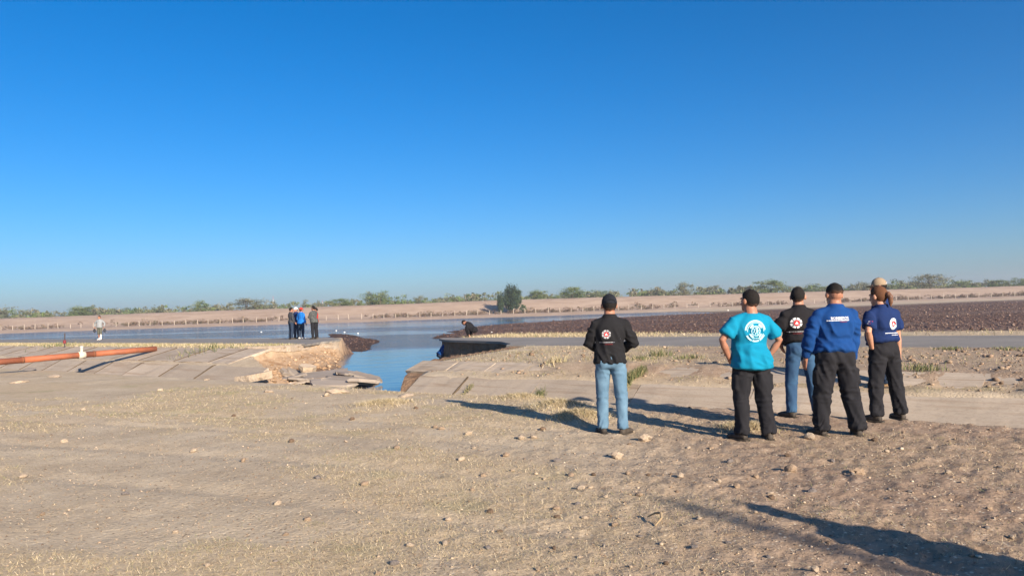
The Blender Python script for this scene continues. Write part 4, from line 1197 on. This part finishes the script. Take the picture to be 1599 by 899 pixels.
person('person in pale grey shirt, olive shorts and white boots walking by the water', 156, 530.5, 178, 1.76, 1.05, .1, feet=((-.12, .12, 5), (.14, -.12, -8)), hands=((-.34, .02, .92), (.34, .02, .92)), elb=((-1, -.6, 0), (1, -.6, 0)),
       top=PALEG, trous=KHAKI, shorts=.2, tall=.3, zf=.39, vox=VF, shoe=WBOOT, seed=8)
for s, nm, lab in ((-1, 'dark_bag', 'dark bag hanging from the right hand of the walking person'), (1, 'dark_bag', 'dark bag hanging from the left hand of the walking person')):
    o = fuse(nm, [ellip((0, 0, -.12), (.11, .07, .14)), tube([(-.06, 0, 0), (0, 0, .09), (.06, 0, 0)], [.012] * 3)], .02, GREYJ, None, 1)
    o.location = wp + Vector((s * .37, -.02, .80)); tag(o, lab, 'bag')
q = at(737, 526.2, .36); q.z = hz(q.x, q.y)
person('person in black crouching on the grassy edge of the broken road', 0, 0, 68, 1.72, 1.05, .2, loc=q, feet=((-.13, .16, 8), (.13, .12, -8)), pelvis=(0, -.16, .36), lean=(52, 0), hands=((-.16, .38, .92), (.16, .40, .95)), elb=((-1, 0, -.4), (1, 0, -.4)),
       head=(0, -30), top=JB, trous=TBLK, vox=VF, seed=9)
q = at(690, 561, -.5); q.z = max(hz(q.x, q.y), WATER - .12)
person('person in blue crouching at the foot of the shaded cut bank', 0, 0, -60, 1.70, 1.0, .1, loc=q, feet=((-.12, .14, 8), (.12, .1, -8)), pelvis=(0, -.1, .42), lean=(38, 0), hands=((-.18, .36, .95), (.18, .38, .95)), elb=((-1, 0, -.4), (1, 0, -.4)),
       head=(0, -15), top=ROYAL, trous=DJEAN, vox=VF, seed=10)
# a bystander right of the camera, whose shadow falls into the picture
tip = at(1165, 788, 0); L = 1.74 / math.tan(R(SUN_EL))
bx, by = tip.x + math.sin(R(SUN_AZ)) * L, tip.y - math.cos(R(SUN_AZ)) * L
person('person standing right of the camera whose long shadow crosses the dirt', 0, 0, 15, 1.75, 1.1, .2, loc=(bx, by, hz(bx, by)), hands=((-.2, .15, .9), (.2, .15, .9)), top=GREYJ, hem=.88, trous=NAVYP, vox=VF, seed=12)
# ------------------------------------------------------------------ stones
def stone_mesh(seed, lump=.3):
    bm = bmesh.new(); bmesh.ops.create_icosphere(bm, subdivisions=3 if lump > .4 else 2, radius=.5)
    co = np.array([v.co for v in bm.verts]); d = co / np.linalg.norm(co, axis=1)[:, None]
    g = np.random.default_rng(seed)
    f = 1 + lump * (vn3(d[:, 0] * 1.6 + seed, d[:, 1] * 1.6, d[:, 2] * 1.6, seed) - .5) * 1.6 + lump * .5 * (vn3(d[:, 0] * 4 + seed, d[:, 1] * 4, d[:, 2] * 4, seed + 9) - .5)
    for k in range(5):                       # a few flat breaks
        nrm = g.normal(size=3); nrm /= np.linalg.norm(nrm); h = g.uniform(.62, .85)
        dd = d @ nrm * f; f = np.where(dd > h, f * h / np.maximum(dd, 1e-6), f)
    co = d * .5 * f[:, None] * np.array((1, g.uniform(.65, .9), g.uniform(.5, .75)))
    for v, c in zip(bm.verts, co): v.co = c
    me = bpy.data.meshes.new('stone'); bm.to_mesh(me); bm.free(); return me
ST = [stone_mesh(i) for i in range(9)]; LM = [stone_mesh(40 + i, .75) for i in range(3)]
SM = [simple('pale_stone', (.46, .37, .27), (.34, .26, .185), 7, .95, 18, .6, .03), simple('tan_stone', (.36, .265, .18), (.26, .185, .125), 8, .95, 18, .6, .03), simple('grey_stone', (.22, .19, .17), (.15, .13, .12), 8, .95, 18, .6, .03), simple('clod', (.24, .165, .11), (.17, .115, .075), 8, .95, 18, .8, .04)]
BIG = [ # px, py, width px, material, lumpy, label
    (1007, 687, 25, 0, 1, 'lumpy pale stone right of the black jacketed man\'s shoes'), (963, 715, 25, 0, 1, 'lumpy pale stone in front of the black jacketed man'), (1265, 685, 26, 0, 0, 'flat tan stone by the boots of the blue shirted man'),
    (1063, 744, 18, 0, 0, 'pale stone between the lumpy stones and the teal shirted man'), (1234, 734, 26, 1, 0, 'wide tan stone in front of the blue shirted man'), (1338, 740, 28, 1, 1, 'flat clod with straw in front of the woman'),
    (1268, 768, 18, 2, 0, 'grey stone on the dirt above the long shadow'), (998, 774, 18, 1, 0, 'tan stone left of the soft shadow tip'), (908, 763, 17, 0, 0, 'left one of two touching pale stones'), (922, 762, 14, 0, 0, 'right one of two touching pale stones'),
    (302, 705, 16, 0, 0, 'white wedge shaped stone in the left grass'), (570, 757, 18, 1, 0, 'angular tan stone in the centre of the grass'), (433, 787, 17, 0, 0, 'flat pale stone in the left foreground grass'), (497, 747, 14, 2, 0, 'dark grey stone left of the angular tan stone'),
    (1140, 722, 16, 2, 0, 'dark stone below the teal shirted man'), (527, 612, 44, 0, 1, 'large pale rubble lump in front of the broken slabs'), (420, 612, 26, 0, 1, 'pale rubble lump left of the large one'), (635, 618, 34, 0, 0, 'flat pale stone before the stream mouth'),
    (30, 597, 40, 0, 0, 'long flat pale stone at the left edge of the dirt'), (86, 589, 30, 0, 0, 'flat white stone near the left lining'), (322, 593, 14, 0, 0, 'white round stone at the foot of the left lining'), (47, 577, 24, 2, 0, 'grey broken slab piece lying on the left lining'),
    (1272, 890, 18, 0, 0, 'pale stone at the bottom right edge'), (617, 881, 20, 2, 0, 'flat grey stone at the bottom centre'), (640, 852, 16, 0, 0, 'pale stone above the flat grey stone'), (695, 849, 16, 0, 0, 'pale stone left of the bottom centre gravel'), (813, 685, 18, 0, 0, 'pale stone near the tip of the black jacketed man\'s shadow'), (814, 579, 16, 0, 0, 'white stone on the grassy verge above the slabs')]
def put_stone(p, wpx, mt, me, label, group=None):
    w_ = wpx / FPX * p.y
    o = bpy.data.objects.new('stone', me); C.objects.link(o)
    o.data = me
    if not me.materials: me.materials.append(SM[0])
    o.material_slots[0].link = 'OBJECT'; o.material_slots[0].material = SM[mt]
    o.scale = (w_, w_, w_); o.rotation_euler = (R(random.uniform(-15, 15)), R(random.uniform(-15, 15)), random.uniform(0, 6.28)); o.location = p + Vector((0, 0, w_ * .16))
    return tag(o, label, 'stone', group)
for i, ((px, py, w_, mt, lu_m, lab), p) in enumerate(zip(BIG, gr_many([(q[0], q[1]) for q in BIG]))):
    if p.y > 20: p = at(px, py, .0); p.z = hz(p.x, p.y)
    o = put_stone(p, w_ * .85, mt, LM[i % 3] if lu_m else ST[i % 9], lab)
    if p.y > 13: o.scale.z *= .45; o.location.z = p.z + .01; o.rotation_euler[0] = o.rotation_euler[1] = 0
SMALL = [(945, 776), (902, 787), (868, 795), (870, 808), (913, 809), (1092, 810), (1204, 771), (1122, 752), (754, 743), (738, 765), (274, 831), (196, 772), (850, 748), (848, 671), (833, 684), (892, 743), (927, 742), (1012, 742), (865, 856), (655, 883), (325, 883),
         (446, 835), (763, 856), (765, 800), (985, 885), (943, 852), (1138, 849), (590, 896), (510, 618), (650, 638), (35, 745), (66, 804), (1204, 778), (860, 763), (1420, 768), (1455, 700), (1385, 705), (1500, 790), (1545, 795), (720, 718), (690, 670), (680, 668), (732, 678), (365, 650), (250, 610), (130, 640), (960, 820), (1000, 838), (1085, 855), (1040, 880), (905, 870), (840, 890), (780, 830), (700, 812), (560, 800), (480, 812), (1180, 800), (1230, 712), (1150, 760), (1300, 720), (1365, 688), (1410, 676), (1110, 700), (1075, 700), (870, 720), (800, 735), (790, 712), (740, 700), (620, 700), (540, 690), (455, 690), (380, 720), (100, 690), (550, 655), (980, 740), (1180, 745), (1560, 730), (1580, 840), (1480, 740), (1325, 890), (1100, 890), (1200, 870)]
def area(px, py):
    if py < 660: return 'on the strip before the breach' if px < 760 else 'at the canal lip'
    if px < 500: return 'in the left foreground'
    if px < 780: return 'in the centre foreground'
    if px < 1080: return 'on the dirt below the black jacket'
    return 'around the long foreground shadow'
ORD = ['leftmost', 'second from left', 'third from left', 'fourth from left', 'fifth from left', 'sixth from left', 'seventh from left', 'eighth from left', 'ninth from left', 'tenth from left', 'eleventh from left', 'twelfth from left', 'thirteenth from left', 'fourteenth from left']
jobs = {}
for (px, py), p in sorted(zip(SMALL, gr_many(SMALL)), key=lambda q: q[0][0]):
    mt = random.choice((0, 0, 1, 1, 2, 3))
    jobs.setdefault((('pale stones', 'tan stones', 'grey stones', 'brown clods')[mt], area(px, py)), []).append((p, mt))
for (kind_, ar), lst in jobs.items():
    for i, (p, mt) in enumerate(lst):
        lab = '%s among the small %s %s' % (ORD[i], kind_, ar) if len(lst) > 1 else 'only small %s %s' % (kind_[:-1], ar)
        put_stone(p, random.choice((8, 9, 10, 11, 12, 13)), mt, ST[random.randrange(9)], lab, 'small stones on the dirt')
def scatter(name, label, cat, n, sampler, size, tint, me_tpl, var=.3):
    """many small lumps as one mass"""
    V0 = np.array([v.co for v in me_tpl.vertices]); F0 = np.array([list(p.vertices) for p in me_tpl.polygons])
    x, y = sampler(n); k = len(x)
    z = height(x, y); s = size(k, x, y)
    a = rng.uniform(0, 6.28, k); ca_, sa_ = np.cos(a)[:, None], np.sin(a)[:, None]
    sx = rng.uniform(.6, 1.3, (k, 1)); sz = rng.uniform(.5, 1.1, (k, 1))
    vx = V0[None, :, 0] * sx; vy = V0[None, :, 1]; vz = V0[None, :, 2] * sz
    V = np.stack([(vx * ca_ - vy * sa_) * s[:, None] + x[:, None], (vx * sa_ + vy * ca_) * s[:, None] + y[:, None], vz * s[:, None] + z[:, None] + .12 * s[:, None]], -1).reshape(-1, 3)
    F = (F0[None] + (np.arange(k) * len(V0))[:, None, None]).reshape(-1, 3)
    T = np.repeat(tint(k, x, y), len(V0), 0)
    return tag(link(name, mesh(name, V, F, False, T), attr_mat('lumps', .95, var, .1, 30, .5, .02)), label, cat, None, 'stuff')
def tpl(sub):
    bm = bmesh.new(); bmesh.ops.create_icosphere(bm, subdivisions=sub, radius=.5)
    g = np.random.default_rng(5)
    for v in bm.verts: v.co = v.co * g.uniform(.65, 1.15); v.co.z *= .7
    me = bpy.data.meshes.new('tpl'); bm.to_mesh(me); bm.free(); return me
T1 = tpl(1)
T0 = mesh('crumb', [(.5, 0, 0), (-.45, .1, 0), (.05, .45, .05), (0, -.5, 0), (.05, 0, .35), (0, 0, -.3)], [(0, 2, 4), (2, 1, 4), (1, 3, 4), (3, 0, 4), (2, 0, 5), (1, 2, 5), (3, 1, 5), (0, 3, 5)])
def polar(r0, r1, half=38):
    def f(n):
        r = np.exp(rng.uniform(math.log(r0), math.log(r1), n)); a = np.radians(rng.uniform(-half, half, n))
        return r * np.sin(a), r * np.cos(a)
    return f
def near_only(f, right=True):
    def g(n):
        x, y = f(n); u, nn = un(x, y)
        k = (nn < 10.85) & (rng.random(len(x)) < .25 + .75 * sst(-2, 2, x))
        return x[k], y[k]
    return g
C1 = np.array([(.40, .31, .22), (.30, .22, .15), (.20, .14, .095), (.46, .38, .28), (.17, .145, .125)])
scatter('pebbles', 'pebbles and crumbs of earth strewn over the dirt', 'pebbles', 8000, near_only(polar(2.6, 17)), lambda k, x, y: np.clip(rng.lognormal(-4.4, .5, k), .006, .05) * (.6 + .06 * np.hypot(x, y)), lambda k, x, y: C1[rng.integers(0, 5, k)], T1)
scatter('earth_crumbs', 'fine crumbs of earth and grit over the dirt', 'grit', 26000, (lambda n: (lambda q: (q[0][un(*q)[1] < 10.9], q[1][un(*q)[1] < 10.9]))(polar(2.5, 18)(n))), lambda k, x, y: np.clip(rng.lognormal(-4.75, .45, k), .004, .03) * (.6 + .07 * np.hypot(x, y)), lambda k, x, y: np.array([(.44, .345, .245), (.40, .31, .22), (.30, .215, .15), (.19, .135, .095), (.25, .18, .125)])[rng.integers(0, 5, k)], T0)
def vergep(n):
    u = rng.uniform(-13, 14, n); nn = rng.uniform(13.0, 19.8, n); x, y = xy(u, nn); k = (y > 5) & (rng.random(n) < .3 + .7 * sst(-5, 0, u)); return x[k], y[k]
scatter('earth_clods', 'clods of earth on the verge between canal and road', 'clods', 4200, vergep, lambda k, x, y: np.clip(rng.lognormal(-3.0, .5, k), .02, .22), lambda k, x, y: np.array([(.26, .185, .13), (.20, .14, .095), (.32, .24, .17)])[rng.integers(0, 3, k)], T1)
def mudp(n):
    y = np.exp(rng.uniform(math.log(24), math.log(150), n)); x = rng.uniform(-.35, .78, n) * y; u, nn = un(x, y)
    z = height(x, y, False); k = (nn > 30.3) & (z > WATER + .02); return x[k], y[k]
scatter('mud_clods', 'brown clods covering the drained muddy field', 'clods', 34000, mudp, lambda k, x, y: np.clip(rng.lognormal(-2.85, .5, k), .02, .25) * (.8 + .008 * y), lambda k, x, y: np.array([(.11, .064, .05), (.16, .098, .077), (.085, .05, .04), (.225, .158, .125)])[np.where(rng.random(k) < .16 + .5 * sst(.35, .75, x / y), 3, rng.integers(0, 3, k))], T0, .35)
def talus(n):
    nn = rng.uniform(12.5, 24, n); u = lc_u(nn) + rng.uniform(.15, 1, n) ** 1.3 * np.interp(nn, [11, 14, 20, 22.5, 24.6], [3, 4.5, 5, 2.8, 1.1]); return xy(u, nn)
scatter('fallen_earth', 'lumps of fallen earth on the slope of the left cut', 'clods', 1500, talus, lambda k, x, y: np.clip(rng.lognormal(-2.7, .6, k), .03, .4), lambda k, x, y: np.array([(.40, .285, .185), (.33, .22, .135), (.26, .165, .095)])[rng.integers(0, 3, k)], T1)

# ------------------------------------------------------------------ grass and straw
GRASS = attr_mat('grass_blades', .8, .3, .2, transl=.15)
def blades(name, label, x, y, h, wd, tint, flat=0., kind='stuff', parent=None, zoff=None, one=False):
    k = len(x); z = height(x, y) if zoff is None else zoff
    a = rng.uniform(0, 6.28, k); ln = rng.uniform(.15, .9, k) + flat
    dx, dy = np.cos(a), np.sin(a)
    b = rng.uniform(0, 6.28, k); wx, wy = np.cos(b) * wd, np.sin(b) * wd
    hz_ = h / np.sqrt(1 + ln ** 2)
    P0 = np.stack([x - wx, y - wy, z - .01], -1); P1 = np.stack([x + wx, y + wy, z - .01], -1)
    m = np.stack([x + dx * ln * hz_ * .35, y + dy * ln * hz_ * .35, z + hz_ * .62], -1)
    P2 = m + np.stack([wx * .7, wy * .7, wx * 0], -1); P3 = m - np.stack([wx * .7, wy * .7, wx * 0], -1)
    P4 = np.stack([x + dx * ln * hz_, y + dy * ln * hz_, z + hz_], -1)
    if one:
        o = link(name, mesh(name, np.stack([P0, P1, P4], 1).reshape(-1, 3), np.arange(k * 3).reshape(-1, 3), False, np.repeat(tint, 3, 0)), GRASS, parent)
        return tag(o, label, 'grass', None, kind)
    V = np.stack([P0, P1, P2, P3, P4], 1).reshape(-1, 3)
    i = (np.arange(k) * 5)[:, None]
    F = np.concatenate([i + np.array([[0, 1, 2]]), i + np.array([[0, 2, 3]]), i + np.array([[3, 2, 4]])], 1).reshape(-1, 3)
    o = link(name, mesh(name, V, F, False, np.repeat(tint, 5, 0)), GRASS, parent)
    if label: tag(o, label, 'grass', None, kind)
    return o
STRAW = np.array([(.52, .43, .265), (.44, .355, .21), (.58, .49, .33), (.34, .27, .16), (.32, .29, .14)])
def tints(k, g=.15):
    t = STRAW[rng.integers(0, 4, k)]; m = rng.random(k) < g
    t[m] = np.array((.27, .26, .11)); return t * rng.uniform(.75, 1.2, (k, 1))
x, y = polar(2.6, 19, 39)(420000)
u, n = un(x, y); keep = (n < 10.95) & (rng.random(len(x)) < (.03 + .97 * grassw(x, y)) * .85)
x, y = x[keep], y[keep]; r = np.hypot(x, y)
gpatch = sst(.55, .7, fbm(x * .5, y * .7, 401, 3))
blades('dry_grass', 'short dry grass in patches over the near ground', x, y, rng.uniform(.012, .05, len(x)) * (.7 + .05 * r), .0010 + .00024 * r, tints(len(x), .06 + .34 * gpatch), rng.uniform(.3, 3.2, len(x)), one=True)
# tufts on the little mounds
xs = []; ys = []
for mx, my, h, rr in MPOS[:6]:
    k = 1500; xs.append(mx + rng.normal(0, rr * .55, k)); ys.append(my + rng.normal(0, rr * .55, k))
x, y = np.concatenate(xs), np.concatenate(ys); u, n = un(x, y); m = n < 11; x, y = x[m], y[m]
blades('straw_mounds', 'matted straw on the small mounds at the canal lip', x, y, rng.uniform(.05, .13, len(x)), .0035, tints(len(x), .02), 1.0)
# verge and the strip between the slab rows
u = rng.uniform(-16, 16, 70000); n = np.concatenate([rng.uniform(13.7, 20.3, 58000), rng.uniform(12.75, 13.5, 12000)])
x, y = xy(u, n); m = (y > 4) & (rng.random(len(x)) < grassw(x, y) * (.12 + .5 * sst(1, -8, u)) * (.35 + .65 * sst(.42, .6, fbm(x * 1.1, y * 1.1, 409, 3)))) & (u > rc_u(n) + .1); x, y = x[m], y[m]
gp = sst(.5, .68, fbm(x * .5, y * .5, 403, 3)); n_ = un(x, y)[1]
blades('verge_grass', 'dry yellow grass on the verge right of the breach', x, y, rng.uniform(.04, .15, len(x)) * (.5 + .8 * fbm(x, y, 405, 3)) * np.where(n_ < 13.6, .6, 1), .005, tints(len(x), .1 + .3 * gp) * .82, rng.uniform(.3, 1.6, len(x)))
u = rng.uniform(-70, -21, 26000); n = rng.uniform(15.2, 20.3, 26000); x, y = xy(u, n); m = (rng.random(len(x)) < .4 + .6 * grassw(x, y)) & (u < lc_u(n) - .1); x, y = x[m], y[m]
gp = sst(.5, .68, fbm(x * .4, y * .4, 407, 3))
blades('verge_grass', 'dry grass strip along the road left of the breach', x, y, rng.uniform(.04, .16, len(x)), .008, tints(len(x), .12 + .4 * gp), .5)
u = rng.uniform(-23, 8, 14000); n = rng.uniform(26.1, 29.5, 14000); x, y = xy(u, n); m = (u > rc_u(n) + .15) & (rng.random(len(u)) < .08 + .92 * sst(-11, -18, u)); x, y = x[m], y[m]
blades('verge_grass', 'dry yellow grass on the far shoulder of the road', x, y, rng.uniform(.05, .22, len(x)), .008, tints(len(x), .1), .5)
# straw litter lying on the trampled dirt at the right
x, y = polar(2.8, 13, 39)(16000); u, n = un(x, y); m = (n < 10.9) & (rng.random(len(x)) < sst(-3, 1, x) * .7 + .3); x, y = x[m], y[m]
blades('straw_litter', 'loose straw and twigs lying on the trampled dirt', x, y, rng.uniform(.03, .13, len(x)), .0022, np.array([(.42, .33, .2), (.22, .15, .09), (.5, .42, .28)])[rng.integers(0, 3, len(x))], 7)
# green weeds
def weed(label, px, py, h, spread, k, col, along=None, z=None):
    p = gr(px, py) if z is None else at(px, py, z)
    o = tag(empty('weed', p), label, 'weed', 'weeds by the canal')
    if along is None: x, y = rng.normal(0, spread, k), rng.normal(0, spread, k)
    else:
        t = rng.uniform(-.5, .5, k); x, y = NX * along * t + rng.normal(0, .045, k), NY * along * t + rng.normal(0, .045, k)
    zz = height(x + p.x, y + p.y) - p.z + (.04 if along else 0)
    blades('leaves', None, x, y, rng.uniform(.35, 1, k) * h, .006 if h < .3 else .011, np.array(col)[rng.integers(0, len(col), k)], 0, None, o, zz)
GRN = [(.09, .12, .05), (.13, .15, .065), (.20, .19, .085), (.32, .27, .145)]
weed('green weed growing in the slab joint left of the jeans', 833, 606, .22, .1, 700, GRN, .55, .0)
weed('green weed growing in the slab joint right of the jeans', 988, 604, .2, .1, 900, GRN, .95, .0)
weed('grass growing in the slab joint nearest the stream', 718, 600, .07, .06, 300, GRN[2:], .8, .0)
for px, py, h, lab in ((1030, 556, .24, 'tallest green weed on the verge right of the black jacket'), (1000, 562, .14, 'low green weed left of the tallest verge weed'), (1440, 578, .17, 'dark green weed on the verge right of the woman'), (1075, 560, .14, 'green weed on the verge halfway to the teal shirt'),
                       (865, 566, .22, 'dry tuft on the verge left of the black jacket'), (1575, 546, .1, 'yellow green tuft by the road at the right edge'), (1485, 546, .1, 'yellow green tuft by the road left of the edge one'), (95, 541, .3, 'green weed beside the thin dark post'), (325, 546, .3, 'green weed on the verge before the broken road')):
    weed(lab, px, py, h, (.16 if px > 400 else .5), 170, GRN if 'dry' not in lab else STRAW)
tw_ = gr(1030, 822)
o = link('bent_twig', mesh('bent_twig', *tube([(-.03, 0, .01), (.02, .03, .05), (.03, .1, .07), (.0, .17, .05), (-.05, .2, .015)], [.006, .008, .009, .008, .004], (0, 0, 1), 7)), simple('twig', (.30, .22, .13)), None, tw_); tag(o, 'bent pale twig on the dirt below the soft shadow', 'twig')

HAZE = .00042
# ------------------------------------------------------------------ morning haze over the plain
HZ = bpy.data.materials.new('haze'); HZ.use_nodes = True
for q in list(HZ.node_tree.nodes):
    if q.type == 'BSDF_PRINCIPLED': HZ.node_tree.nodes.remove(q)
vp = HZ.node_tree.nodes.new('ShaderNodeVolumePrincipled')
vp.inputs['Color'].default_value = (.86, .9, 1, 1); vp.inputs['Density'].default_value = HAZE; vp.inputs['Anisotropy'].default_value = .2
HZ.node_tree.links.new(vp.outputs[0], HZ.node_tree.nodes['Material Output'].inputs['Volume'])
hb = link('haze', mesh('haze', *box(0, 0, 14.5, 2400, 2400, 33)), HZ); tag(hb, 'thin pale haze lying over the whole plain', 'haze', None, 'stuff')
